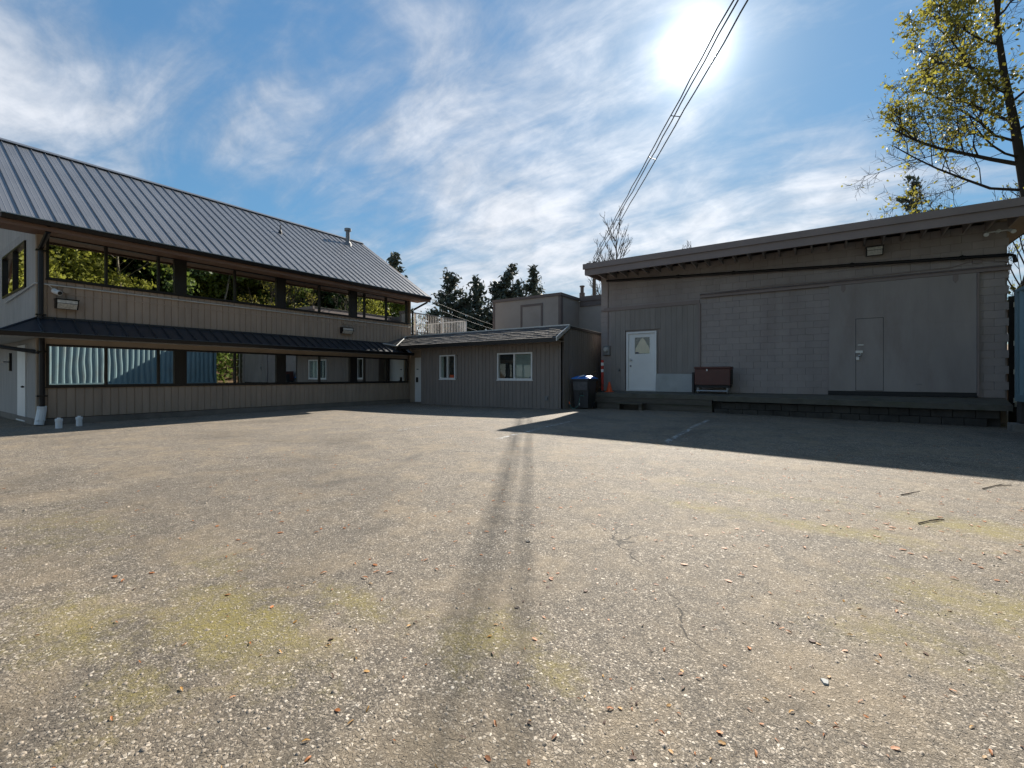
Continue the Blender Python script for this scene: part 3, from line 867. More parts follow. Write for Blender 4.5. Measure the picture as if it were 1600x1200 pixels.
def build_office_fittings():
    P = office
    y = 2.635; x = WX + .055
    d = MB()
    d.tube([(-15.12, 2.64, 4.74), (-15.14, 2.64, 4.62), (x - .0, y - .02, 4.32), (x, y - .02, 4.26), (x, y - .02, 2.60)], .052, 8)
    for z in (4.27, 2.70): d.box(x - .06, x + .06, y - .11, y + .07, z - .015, z + .015)
    d.build('downpipe', M['black_metal'], P, label='black upper downpipe with a bent top')
    d = MB()
    d.tube([(x, y, 2.14), (x, y, .62), (x + .01, y, .40)], .056, 8)
    for z in (1.80, .72): d.box(x - .06, x + .065, y - .1, y + .09, z - .018, z + .018)
    d.tube([(-17.6, 1.80, 2.12), (-17.55, 1.84, 2.02), (x - .0, y - .02, 1.78)], .05, 8)
    d.build('downpipe', M['black_metal'], P, label='black lower downpipe with a long sloping branch')
    d = MB(); d.tube([(x + .01, y, .47), (x + .0, y, .38), (x + .05, y - .06, .02)], [.09, .088, .088], 12)
    d.box(x - .07, x + .13, y - .12, y + .05, .135, .142)
    d.build('drain_boot', M['white_plastic'], P, label='white plastic boot at the foot of the downpipe')
    # downpipe at the far corner, from the eave back to the wall
    d = MB(); d.tube([(-15.14, 15.1, 4.72), (-15.16, 15.1, 4.62), (-15.7, 14.8, 4.30), (-15.75, 14.74, 4.2), (-15.75, 14.74, 3.1)], .045, 8)
    d.build('downpipe', M['black_metal'], P, label='dark downpipe under the far end of the eave')
    # white conduit along the wall under the upper windows
    c = MB()
    c.tube([(-19.5, Y0 - .03, 3.32), (-15.83, Y0 - .03, 3.46), (-15.77, Y0 - .02, 3.46), (-15.765, 2.75, 3.46), (-15.775, 14.6, 3.46)], .018, 6)
    c.tube([(-15.77, 2.74, 3.46), (-15.76, 2.80, 3.40), (-15.76, 2.84, 3.33)], .01, 6)
    c.build('conduit', M['offwhite'], P, label='thin white conduit run along the wall')
    d = MB(); d.tube([(WX + .004, 3.08, 3.36), (WX + .04, 3.08, 3.36)], .075, 16); d.tube([(WX + .01, 3.08, 3.3), (WX + .01, 3.09, 3.12)], .008, 6)
    d.build('junction_disc', M['plain'], P)
    d = MB(); d.tube([(WX + .004, 11.15, 3.34), (WX + .04, 11.15, 3.34)], .075, 16)
    d.build('junction_disc', M['plain'], P)


build_office_fittings()


def wall_light(loc, face, w, label, h=.2):
    """box flood light: dark housing sloping out, pale ribbed lens"""
    t = thing('wall_light', label, 'light', loc, 'floodlights on the walls')
    x, y, z = loc
    prof = [(0, .12), (0, -.1), (.10, -.1), (.17, .03), (.17, .12)]    # (out, up)
    b = MB(); g = MB(); ln = MB()
    ang = math.atan2(.13, .07)
    if face == 'x':
        b.prism([(x + o, z + u) for o, u in prof], 1, y - w / 2, y + w / 2)
        b.box(x, x + .19, y - w / 2 - .012, y + w / 2 + .012, z + .12, z + .14)
        ln.hull([(x + .103, y - w * .43, z - .092), (x + .115, y - w * .43, z - .1), (x + .115, y + w * .43, z - .1), (x + .103, y + w * .43, z - .092),
                 (x + .168, y - w * .43, z + .025), (x + .185, y - w * .43, z + .02), (x + .185, y + w * .43, z + .02), (x + .168, y + w * .43, z + .025)])
        for k in range(7):
            yy = y - w * .4 + w * .8 * k / 6
            ln.tube([(x + .117, yy, z - .09), (x + .184, yy, z + .015)], .006, 5)
        ln.box(x + .172, x + .18, y - w * .44, y + w * .44, z + .035, z + .11)
    else:
        b.prism([(y - o, z + u) for o, u in prof], 0, x - w / 2, x + w / 2)
        b.box(x - w / 2 - .012, x + w / 2 + .012, y - .19, y, z + .12, z + .14)
        ln.hull([(x - w * .43, y - .103, z - .092), (x - w * .43, y - .115, z - .1), (x + w * .43, y - .115, z - .1), (x + w * .43, y - .103, z - .092),
                 (x - w * .43, y - .168, z + .025), (x - w * .43, y - .185, z + .02), (x + w * .43, y - .185, z + .02), (x + w * .43, y - .168, z + .025)])
        for k in range(7):
            xx = x - w * .4 + w * .8 * k / 6
            ln.tube([(xx, y - .117, z - .09), (xx, y - .184, z + .015)], .006, 5)
        ln.box(x - w * .44, x + w * .44, y - .18, y - .172, z + .035, z + .11)
    b.build('housing', M['black_metal'], t)
    ln.build('lens', M['lens'], t)
    return t


wall_light((WX + .004, 3.07, 2.99), 'x', .42, 'boxy floodlight below the upper windows, nearest the building corner with the white conduit')
wall_light((WX + .004, 11.2, 3.0), 'x', .5, 'boxy floodlight over the far end of the dark canopy')
wall_light((1.12, 16.23, 4.67), 'y', .38, 'boxy floodlight under the eave of the grey block warehouse')


def camera_dome():
    t = thing('security_camera', 'small white bullet security camera below the conduit at the taupe building corner', 'camera', (WX + .01, 2.88, 3.30))
    b = MB(); b.tube([(WX + .0, 2.86, 3.33), (WX + .03, 2.86, 3.33)], .055, 14); b.tube([(WX + .03, 2.86, 3.33), (WX + .06, 2.88, 3.30)], .02, 8)
    b.build('bracket', M['white_plastic'], t)
    b = MB(); b.tube([(WX + .03, 2.83, 3.33), (WX + .06, 2.87, 3.30), (WX + .17, 2.93, 3.26)], [.05, .06, .06], 14); b.build('body', M['white_plastic'], t)
    b = MB(); b.tube([(WX + .168, 2.929, 3.261), (WX + .178, 2.934, 3.257)], [.05, .046], 14); b.build('lens', M['rubber'], t)


camera_dome()


def capped_pipe(x, y, lab, s=1.0):
    t = thing('capped_pipe', lab, 'pipe', (x, y, 0), 'short white capped pipes by the wall')
    b = MB(); b.lathe((x, y, 0), [(.075 * s, -.02), (.075 * s, .155), (.07 * s, .16)], 18); b.build('stub', M['white_plastic'], t)
    b = MB(); b.lathe((x, y, .16), [(.085 * s, 0), (.085 * s, .055), (.078 * s, .06), (.04 * s, .062), (.04 * s, .085), (.0, .086)], 18); b.build('cap', M['white_plastic'], t)


capped_pipe(-14.6, 2.72, 'short white plastic pipe with a raised cap, next to the downpipe boot', .8)
capped_pipe(-14.85, 3.12, 'short white plastic pipe with a raised cap, farther from the downpipe boot', .76)

# ================================================================== ANNEX (low shed in the middle)
annex = thing('annex_shed', 'low dark taupe annex with shingled front roof and two white framed windows', 'shed', (-11, 16, 0))
SY = 14.0
SX0, SX1 = -14.45, -7.46


def build_annex():
    P = annex
    c = MB()
    c.box(SX0 + .04, SX1 - .04, SY + .12, 20.0, .0, 2.55)
    c.prism([(SY + .12, 2.55), (20.0, 2.55), (20.0, 2.86), (14.42, 2.96), (SY + .12, 2.72)], 0, SX0 + .04, SX1 - .04)
    c.box(-15.78, SX0 + .05, 14.67, 20.0, .0, 2.95)
    c.build('wall', M['shed'], P)
    w = .178
    wins = [(-13.33, -12.46, 1.09, 2.08), (-10.33, -8.75, 1.07, 2.08)]
    x = SX0
    while x < SX1 - .005:
        ww = min(w, SX1 - .001 - x)
        zc = [(gz(x + w / 2, SY) + .0, 2.52)]
        for a, b_, v0, v1 in wins:
            if x + ww > a + .02 and x < b_ - .02:
                zc = [(gz(x, SY), v0 + .01), (v1 - .01, 2.52)]
        for z0, z1 in zc:
            link('siding_board', board_mesh('x', ww, round(z1 - z0, 2), .12, .015, M['shed']), P, (x, SY + .12, z1 - round(z1 - z0, 2)))
        x += w
    # right side wall, boards joined by shared mesh too
    y = SY + .12
    while y < 18.6:
        zt = 2.62 + min(1.0, (y - SY) / .42) * .28 if y < 14.42 else 2.93 - (y - 14.42) * .018
        h = round(zt - .02, 2)
        link('siding_board', board_mesh('y', w, h, .12, .015, M['shed']), P, (SX1 - .12, y, .03))
        y += w
    t = MB(); t.box(SX1 - .12, SX1 + .004, SY, SY + .118, .03, 2.62); t.build('corner_board', M['shed'], P)
    # windows
    wl_ = window(P, 'y', SY, *wins[0], (-12.90,), .05, .10, M['white'], M['glass_win'], label='narrow white sliding window', sill=.02)
    wr_ = window(P, 'y', SY, *wins[1], (-9.55,), .055, .10, M['white'], M['glass_win'], label='wide white sliding window with a blind on its right half', sill=.02)
    for (a, b_, v0, v1), wn in zip(wins, (wl_, wr_)):
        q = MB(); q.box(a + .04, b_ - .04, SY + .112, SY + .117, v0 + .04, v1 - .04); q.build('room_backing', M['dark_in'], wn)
    q = MB()
    z = 1.14
    while z < 2.02:
        q.hull([(-9.52, SY + .085, z), (-8.81, SY + .085, z), (-8.81, SY + .105, z + .018), (-9.52, SY + .105, z + .018),
                (-9.52, SY + .085, z + .004), (-8.81, SY + .085, z + .004), (-8.81, SY + .105, z + .022), (-9.52, SY + .105, z + .022)])
        z += .0235
    q.build('blind', M['blind'], wr_)
    q = MB()
    for k in range(8):
        q.box(-13.27 + k * .012, -13.262 + k * .012, SY + .08 + .012 * (k % 2), SY + .1, 1.14, 2.03)
    q.build('curtain', M['blind'], wl_)
    q = MB(); q.box(-12.84, -12.62, SY + .085, SY + .1, 1.14, 1.26); q.build('window_box', M['orange'], wl_)
    q = MB(); q.box(-8.9, -8.82, SY + .042, SY + .044, 1.13, 1.18); q.build('sticker', M['dark_sticker'], wr_)
    # front roof slope: shingle courses
    ey, ez, ry, rz = 13.42, 2.50, 14.32, 3.00
    xa, xb = -15.3, SX1 + .02
    Ls = math.hypot(ry - ey, rz - ez); ang = math.atan2(rz - ez, ry - ey)
    dk = MB(); dk.hull([(xa, ey, ez - .06), (xb, ey, ez - .06), (xb, ry, rz - .06), (-15.75, ry, rz - .06), (xa, ey, ez - .006), (xb, ey, ez - .006), (xb, ry, rz - .006), (-15.75, ry, rz - .006)])
    # cricket that carries the slope to the taller building
    dk.hull([(xa, ey, ez - .06), (-15.76, 13.0, ez + .04), (-15.77, ry, rz - .06), (-15.76, ry, rz - .06), (xa, ey, ez - .006), (-15.76, 13.0, ez + .10), (-15.77, ry, rz - .006), (-15.76, ry, rz - .006)])
    dk.build('roof_deck', M['shingle'], P)
    nrow = 7; ex_h = Ls / nrow; tab = .30
    metas = []
    for k in range(3):
        b = MB(); hh = ex_h * 1.12
        b.hull([(0, 0, 0), (tab - .008, 0, 0), (tab - .008, hh, 0), (0, hh, 0), (0, 0, .018 + .004 * k), (tab - .008, 0, .016 + .003 * k), (tab - .008, hh, .003), (0, hh, .003)])
        metas.append(piece_mesh('shingle', b, M['shingle']))
    for r in range(nrow):
        x = xa - .1 - (r % 2) * tab / 2 - r * .07
        while x < xb - .02:
            if x >= xa - .45 * (r + 1) / nrow - .02 and x + tab <= xb + .14:
                y = ey + r * ex_h * math.cos(ang); z = ez + r * ex_h * math.sin(ang)
                link('shingle', metas[rnd.randrange(3)], P, (x, y, z + .001 * rnd.random()), (ang, 0, 0))
            x += tab
    # trim of the roof
    b = MB(); b.box(xa, xb, ey - .03, ey - .002, ez - .13, ez + .004); b.build('eave_fascia', M['black_trim'], P)
    b = MB(); b.box(-15.6, xb, ey + .0, SY + .0, ez - .11, ez - .09); b.build('soffit', M['plain'], P)
    b = MB(); b.box(-15.76, xb + .02, ry - .03, ry + .06, rz - .01, rz + .035); b.build('ridge_flashing', M['drip'], P)
    b = MB(); b.hull([(xb, ey - .03, ez - .11), (xb + .035, ey - .03, ez - .11), (xb + .035, ry + .04, rz - .11), (xb, ry + .04, rz - .11),
                      (xb, ey - .03, ez + .03), (xb + .035, ey - .03, ez + .03), (xb + .035, ry + .04, rz + .03), (xb, ry + .04, rz + .03)])
    b.build('rake_trim', M['drip'], P)
    b = MB(); b.hull([(SX1 - .02, ry + .04, 2.90), (SX1 + .03, ry + .04, 2.90), (SX1 + .03, 20, 2.80), (SX1 - .02, 20, 2.80),
                      (SX1 - .02, ry + .04, 2.985), (SX1 + .03, ry + .04, 2.985), (SX1 + .03, 20, 2.885), (SX1 - .02, 20, 2.885)])
    b.build('parapet_cap', M['black_trim'], P)
    b = MB(); b.hull([(SX1 - .03, ry + .04, 2.987), (SX1 + .025, ry + .04, 2.987), (SX1 + .025, 20, 2.887), (SX1 - .03, 20, 2.887),
                      (SX1 - .03, ry + .04, 3.003), (SX1 + .025, ry + .04, 3.003), (SX1 + .025, 20, 2.903), (SX1 - .03, 20, 2.903)])
    b.build('parapet_drip', M['drip'], P)
    b = MB(); b.tube([(xa - .02, ey - .02, ez + .02), (-15.74, 13.02, ez + .11)], .03, 6); b.tube([(xa - .02, ey - .02, ez + .02), (-15.55, 14.0, 2.86), (-15.74, ry, rz + .02)], .025, 6)
    b.build('valley_flashing', M['drip'], P)
    # recessed entry between the two buildings
    b = MB(); b.box(-15.79, SX0 + .04, 14.655, 14.69, 2.05, 2.42); b.build('entry_header', M['plain'], P)
    b = MB(); b.box(-15.79, -15.47, 14.64, 14.69, .03, 2.05); b.build('entry_trim', M['plain'], P)
    b = MB(); b.box(-15.47, -14.5, 14.625, 14.68, .04, 2.05); dr = b.build('door', M['white'], P, label='white door in the recessed entry')
    b = MB(); b.box(-15.36, -15.26, 14.58, 14.626, .93, 1.0 + .16); b.tube([(-15.31, 14.6, 1.0), (-15.31, 14.55, 1.0), (-15.22, 14.55, 1.0)], .014, 6); b.build('handle', M['black_metal'], dr)
    b = MB(); b.box(-15.36, -15.24, 14.618, 14.626, 1.5, 1.54); b.build('sign_plate', M['dark_sticker'], dr)
    b = MB(); b.tube([(-8.15, SY + .0, .42), (-8.15, SY - .06, .42)], [.05, .055], 12); b.box(-8.21, -8.09, SY - .03, SY + .005, .34, .5); b.build('outlet_box', M['dull_steel'], P)


build_annex()

# ================================================================== REAR BUILDING (upper box behind the annex)
rear = thing('rear_building', 'flat-roofed taupe stucco upper storey rising behind the low annex', 'building', (-11, 22, 0))


def build_rear():
    P = rear
    y = 19.0
    b = MB(); b.box(-14.28, -10.3, y, 20.95, 2.6, 5.02); b.box(-14.0, -7.2, 20.95, 30, 2.0, 4.98); b.box(-16.5, -7.2, 20.3, 20.949, 0, 2.82)
    b.build('wall', M['stucco'], P)
    b = MB(); b.box(-14.33, -10.25, y - .05, 20.95, 5.02, 5.16); b.build('parapet_cap', M['dark_trim'], P)
    b = MB(); b.box(-10.24, -7.1, 20.86, 21.2, 4.98, 5.22); b.box(-10.24, -7.12, 20.9, 21.1, 4.72, 4.979); b.build('roof_edge', M['dark_trim'], P)
    for x in (-14.3, -10.42):
        b = MB(); b.box(x, x + .13, y - .02, y + .1, 2.7, 5.02); b.build('corner_trim', M['dark_trim'], P)
    b = MB(); b.box(-10.31, -10.28, y + .09, y + .2, 2.7, 5.02); b.build('corner_trim', M['dark_trim'], P)
    f = MB(); a, c, v0, v1 = -12.56, -11.28, 2.9, 4.76
    f.box(a, a + .1, y - .03, y, v0, v1); f.box(c - .1, c, y - .03, y, v0, v1); f.box(a + .1, c - .1, y - .03, y, v1 - .11, v1)
    w = f.build('window', M['dark_trim'], P, label='boarded-up window with dark frame')
    f = MB(); f.box(a + .1, c - .1, y - .012, y, v0, v1 - .11); f.build('cover_board', M['stucco'], w)
    b = MB(); b.lathe((-10.35, 21.4, 4.95), [(.14, 0), (.14, .55), (.09, .56), (.09, .85), (.13, .86), (.13, .92), (.0, .95)], 14)
    b.build('flue', M['dark_trim'], P)


build_rear()


def build_railing():
    t = thing('deck_railing', 'white metal railing round the roof deck behind the annex roof', 'railing', (-18, 18, 3.3))
    cx, cy, z0, z1 = -17.0, 20.0, 3.34, 4.36
    b = MB(); b.box(-22.5, -16.9, 15.2, 20.1, 3.14, 3.30); b.build('deck', M['conc_dark'], t)
    b = MB(); b.box(cx - .03, cx + .03, 15.3, cy + .03, z1, z1 + .045); b.box(cx - .02, cx + .02, 15.3, cy, z0 + .07, z0 + .105); b.build('rail', M['dull_steel'], t, label='grey rail run along the yard side')
    b = MB(); b.box(-22.4, cx - .031, cy - .03, cy + .03, z1, z1 + .045); b.box(-22.4, cx - .021, cy - .02, cy + .02, z0 + .07, z0 + .105); b.build('rail', M['white'], t)
    pm = MB(); pm.box(-.035, .035, -.035, .035, 0, 1.05); pme = piece_mesh('post', pm, M['white'])
    bm_ = MB(); bm_.box(-.01, .01, -.01, .01, 0, .92); bme = piece_mesh('baluster', bm_, M['white'])
    for y in (16.1, 18.05, 20.0): link('post', pme, t, (cx, y, 3.30))
    for x in (-19.7, -22.3): link('post', pme, t, (x, cy, 3.30))
    y = 15.4
    while y < cy - .05: link('baluster', bme, t, (cx, y, z0 + .1)); y += .125
    x = cx - .125
    while x > -22.2: link('baluster', bme, t, (x, cy, z0 + .1)); x -= .125


build_railing()

# ================================================================== WAREHOUSE (right)
ware = thing('block_warehouse', 'grey painted concrete block warehouse with a huge sliding door and deep eave', 'building', (-1.7, 20, 0))
BY = 16.35
BX0, BX1 = -7.1, 3.76


def build_warehouse():
    P = ware
    c = MB(); c.box(BX0 + .02, BX1 - .02, BY + .05, 30, 0, 5.08); c.build('wall', M['cmu'], P)
    # concrete blocks, running bond
    bh, bl = .2, .4
    g = .0018
    b = MB(); b.box(g, bl - g, -.06, 0, g, bh - g, .002); full = piece_mesh('concrete_block', b, M['cmu'])
    b = MB(); b.box(g, bl / 2 - g, -.06, 0, g, bh - g, .002); half = piece_mesh('concrete_block', b, M['cmu'])
    spots = []
    for r in range(22):
        z = .66 + r * bh
        x = BX0 - (bl / 2 if r % 2 else 0)
        while x < BX1 - .02:
            a, e = max(x, BX0), min(x + bl, BX1)
            x += bl
            if e - a < .1: continue
            if a > .02 and e < 3.24 and z + bh < 3.86: continue                    # behind the sliding door
            if a > -6.74 and e < -3.5 and z + bh < 3.68: continue                  # behind the plank panel
            spots.append((a, e, z))
    spots.sort(key=lambda q: -(q[0] * .57 + 0))
    spots.sort(key=lambda q: (Vector((q[0], BY, q[2])) - Vector((0, 0, 1.2))).length)
    rest = MB()
    for i, (a, e, z) in enumerate(spots):
        L_ = e - a
        if i < 296:
            me = full if abs(L_ - bl) < .01 else half
            o = link('concrete_block', me, P, (a, BY + .055 + rnd.uniform(-.0008, .0008), z))
            if abs(L_ - bl) > .01: o.scale = (L_ / (bl / 2), 1, 1)
        else:
            rest.box(a + g, e - g, BY - .005, BY + .055, z + g, z + bh - g)
    if rest.v: rest.build('far_block_courses', M['cmu'], P, kind='stuff')
    # painted pilaster at the left corner
    # plank panel beside the white door
    w = .186; x = -6.70
    while x < -3.56:
        if x + w > -6.1 and x < -4.98:
            z0 = 2.90
        elif x > -5.0 and x + w < -3.6 + w and x > -4.95:
            z0 = .66
        else: z0 = .66
        link('plank', board_mesh('x', w, round(3.66 - z0, 2), .05, .009, M['boards']), P, (x, BY + .03, z0)); x += w
    t = MB(); t.box(-6.98, -3.52, BY - .05, BY + .03, 3.665, 3.79); t.build('panel_header', M['cmu_trim'], P)
    t = MB(); t.box(-3.545, -3.49, BY - .06, BY + .03, .66, 3.664); t.build('panel_edge', M['cmu_trim'], P)
    # white door
    f = MB(); f.box(-6.08, -6.0, BY - .07, BY + .03, .66, 2.83); f.box(-5.04, -4.97, BY - .07, BY + .03, .66, 2.83); f.box(-6.0, -5.04, BY - .07, BY + .03, 2.76, 2.83); f.box(-6.08, -4.97, BY - .09, BY + .03, .665, .69)
    f.build('door_frame', M['white'], P)
    d = MB()
    dy0, dy1 = BY - .03, BY + .012
    pa, pb, va, vb = -5.77, -5.22, 2.02, 2.62
    d.box(-5.995, pa, dy0, dy1, .70, 2.755); d.box(pb, -5.045, dy0, dy1, .70, 2.755); d.box(pa, pb, dy0, dy1, .70, va); d.box(pa, pb, dy0, dy1, vb, 2.755)
    dr = d.build('door', M['white'], P, label='white steel door with a square light')
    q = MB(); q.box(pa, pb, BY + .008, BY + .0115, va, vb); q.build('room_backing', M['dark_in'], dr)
    q = MB()
    cxm = (pa + pb) / 2
    q.add([(pa + .005, BY + .002, va + .02), (pb - .005, BY + .002, va + .02), (pb - .02, BY + .003, va + .2), (cxm + .05, BY + .004, vb - .05), (cxm, BY + .002, vb - .02), (cxm - .05, BY + .004, vb - .05), (pa + .02, BY + .003, va + .2),
           (pa + .005, BY + .006, va + .02), (pb - .005, BY + .006, va + .02), (pb - .02, BY + .006, va + .2), (cxm + .05, BY + .006, vb - .05), (cxm, BY + .006, vb - .02), (cxm - .05, BY + .006, vb - .05), (pa + .02, BY + .006, va + .2)],
          [(0, 1, 2, 3, 4, 5, 6), (13, 12, 11, 10, 9, 8, 7)] + [(i, (i + 1) % 7, 7 + (i + 1) % 7, 7 + i) for i in range(7)])
    q.build('curtain', M['curtain'], dr, label='beige cloth gathered to a point')
    q = MB(); q.box(pa, pb, BY - .012, BY - .008, va, vb); q.build('pane', M['glass_win'], dr)
    q = MB(); q.box(pa + .01, pa + .14, BY - .016, BY - .0125, va + .01, va + .07); q.build('sticker', M['dark_sticker'], dr)
    q = MB(); q.box(-5.975, -5.9, dy0 - .012, dy0, 1.74, 1.86); q.tube([(-5.93, dy0 - .01, 1.8), (-5.93, dy0 - .06, 1.8), (-5.85, dy0 - .06, 1.8)], .016, 8); q.build('handle', M['steel'], dr)
    q = MB(); q.tube([(-5.93, dy0, 1.58), (-5.93, dy0 - .035, 1.58)], [.035, .028], 12); q.build('deadbolt', M['dull_steel'], dr)
    q = MB(); q.tube([(-6.35, BY - .03, 1.42), (-6.35, BY - .12, 1.42), (-6.35, BY - .13, 1.37)], .02, 8); q.tube([(-6.35, BY - .09, 1.45), (-6.35, BY - .09, 1.49)], .03, 8); q.build('tap', M['dull_steel'], P)
    # sliding door and its track
    b = MB(); b.box(-3.5, BX1 + .02, BY - .10, BY - .0, 3.845, 3.93); b.prism([(BY - .13, 3.93), (BY, 3.93), (BY, 3.985), (BY - .03, 3.985)], 0, -3.5, BX1 + .03); b.build('door_track', M['cmu_trim'], P)
    yo = BY - .085
    core = MB(); core.box(.08, 3.17, yo + .014, BY - .012, .78, 3.84); sd = core.build('sliding_door', M['bigdoor'], P, label='huge sheeted sliding door with a small door cut in it')
    mdl, mdr, mdt = .715, 1.315, 2.83
    xs = [.08, mdl - .011, mdr + .011, 2.25, 3.17]
    for i in range(4):
        a, e = xs[i], xs[i + 1]
        if i == 1: zs = [mdt + .012, 3.84]
        elif i == 0: zs = [.78, 2.62, 3.84]
        else: zs = [.78, 1.62, 2.62, 3.84]
        for k in range(len(zs) - 1):
            q = MB(); q.box(a + .0006, e - .0006, yo, yo + .014, zs[k] + .0008, zs[k + 1] - .0008); q.build('door_sheet', M['bigdoor'], sd)
    q = MB(); q.box(mdl - .03, mdr + .03, yo + .0132, yo + .0139, .79, mdt + .03); q.build('wicket_gap_shade', M['rubber'], sd)  # dark plate behind the wicket, standing in for the shade in its gap
    q = MB(); q.box(mdl, mdr, yo - .004, yo + .013, .80, mdt); q.build('wicket_door', M['bigdoor'], sd, label='small door within the big sliding door')
    q = MB(); q.box(mdl + .04, mdl + .17, yo - .02, yo - .004, 2.075, 2.105); q.box(mdl - .01, mdl + .15, yo - .03, yo - .004, 1.86, 1.93); q.tube([(mdl + .1, yo - .03, 1.85), (mdl + .1, yo - .05, 1.80), (mdl + .05, yo - .05, 1.77)], .018, 8); q.box(mdl + .0, mdl + .07, yo - .05, yo - .02, 1.66, 1.75)
    q.build('hasp', M['steel'], sd)
    for x in (.42, 2.78):
        q = MB(); q.box(x - .05, x + .05, yo - .016, yo, 3.70, 3.84); q.prism([(x - .05, 3.70), (x + .05, 3.70), (x, 3.62)], 1, yo - .016, yo); q.build('roller_bracket', M['cmu_trim'], sd)
    q = MB(); q.box(2.0, 2.12, yo - .02, yo, .98, 1.0); q.build('pull', M['dull_steel'], sd)
    q = MB(); q.box(.06, 3.19, BY - .07, BY - .012, .665, .78); q.build('door_gap_shade', M['rubber'], P)  # solid dark strip standing in for the shade under the sliding door
    q = MB(); q.box(3.175, 3.215, yo - .02, BY - .001, .70, 3.84); q.build('door_stop', M['cmu_trim'], P)
    # drain pipe falling slightly to the right, with collars
    q = MB(); y = BY - .14
    q.tube([(-6.82, y, 4.80), (BX1 - .02, y, 4.20), (BX1 + .06, y + .02, 4.17), (BX1 + .09, y + .04, 4.0)], .042, 10)
    for x in (-4.2, -2.45, .62, 2.9):
        z = 4.80 + (x + 6.82) / (BX1 - .02 + 6.82) * -.60
        q.tube([(x - .05, y, z + .003), (x + .05, y, z - .003)], .055, 10); q.box(x - .012, x + .012, y - .01, BY, z + .02, z + .075)
    q.build('drain_pipe', M['black_metal'], P)
    # thin cable sagging above the track
    q = MB(); q.tube([(-3.5, BY - .02, 3.98), (-1.5, BY - .02, 4.02), (.6, BY - .02, 4.01), (1.7, BY - .02, 4.03), (2.7, BY - .02, 4.04), (3.0, BY - .02, 4.13), (3.3, BY - .02, 4.14), (3.74, BY - .02, 4.05)], .01, 5)
    q.box(3.1, 3.28, BY - .05, BY, 4.09, 4.18)
    q.build('cable', M['cmu_trim'], P)
    q = MB(); q.tube([(-6.82, BY - .02, 4.95), (-6.82, BY - .02, 2.35)], .018, 6); q.box(-7.08, -6.55, BY - .06, BY, 3.69, 3.73); q.build('meter_conduit', M['cmu_trim'], P)
    # eave: roof deck, rafters, two-step fascia
    ey = 15.2
    q = MB(); q.box(-7.22, 4.5, ey + .05, 30.5, 5.16, 5.2); q.build('roof_deck', M['cmu'], P)
    q = MB(); q.box(-7.3, 4.6, ey - .06, ey + .012, 5.10, 5.29); q.build('upper_fascia', M['cmu_trim'], P)
    q = MB(); q.box(-7.22, 4.5, ey - .012, ey + .04, 4.87, 5.098); q.build('lower_fascia', M['cmu_trim'], P)
    q = MB(); q.box(-7.3, 4.6, ey + .013, 30.6, 5.205, 5.27); q.build('roofing', M['conc_dark'], P)
    q = MB(); q.box(-7.27, -7.215, ey + .041, 30.5, 4.92, 5.19); q.build('rake_fascia', M['cmu_trim'], P)
    b = MB(); b.hull([(-.022, 0, -.20), (.022, 0, -.20), (.022, 1.14, -.26), (-.022, 1.14, -.26), (-.022, 0, 0), (.022, 0, 0), (.022, 1.14, 0), (-.022, 1.14, 0)])
    me = piece_mesh('rafter', b, M['cmu'])
    x = -6.9
    while x < 4.4: link('rafter', me, P, (x, ey + .045, 5.155)); x += .41


build_warehouse()


def build_eave_light():
    t = thing('security_light', 'white twin-head security light under the far right end of the warehouse eave', 'light', (3.62, 16.0, 4.8))
    b = MB(); b.tube([(3.55, 16.3, 4.82), (3.55, 16.2, 4.82)], .045, 12); b.tube([(3.3, 16.16, 4.80), (3.7, 16.12, 4.80)], .02, 8); b.build('base', M['white_plastic'], t)
    for x, dx in ((3.32, -.04), (3.70, .05)):
        b = MB(); b.tube([(x, 16.14, 4.80), (x + dx * .5, 16.06, 4.77), (x + dx, 15.96, 4.71)], [.025, .04, .05], 12); b.build('lamp_head', M['white_plastic'], t)


build_eave_light()


def build_meter():
    t = thing('electric_meter', 'round glass electric meter on a dark box at the warehouse corner', 'meter', (-6.88, BY - .01, 2.05))
    b = MB(); b.box(-6.99, -6.72, BY - .10, BY - .003, 2.0, 2.36, .01); b.build('box', M['dull_steel'], t)
    b = MB(); b.tube([(-6.87, BY - .10, 2.22), (-6.87, BY - .17, 2.22)], [.085, .075], 18); b.build('dial', M['lens'], t)
    b = MB(); b.tube([(-6.87, BY - .10, 2.22), (-6.87, BY - .115, 2.22)], [.10, .095], 18); b.build('ring', M['steel'], t)


build_meter()

# ================================================================== LOADING DOCK
dock = thing('loading_dock', 'low concrete loading dock along the front of the warehouse', 'dock', (-2, 15.6, 0))


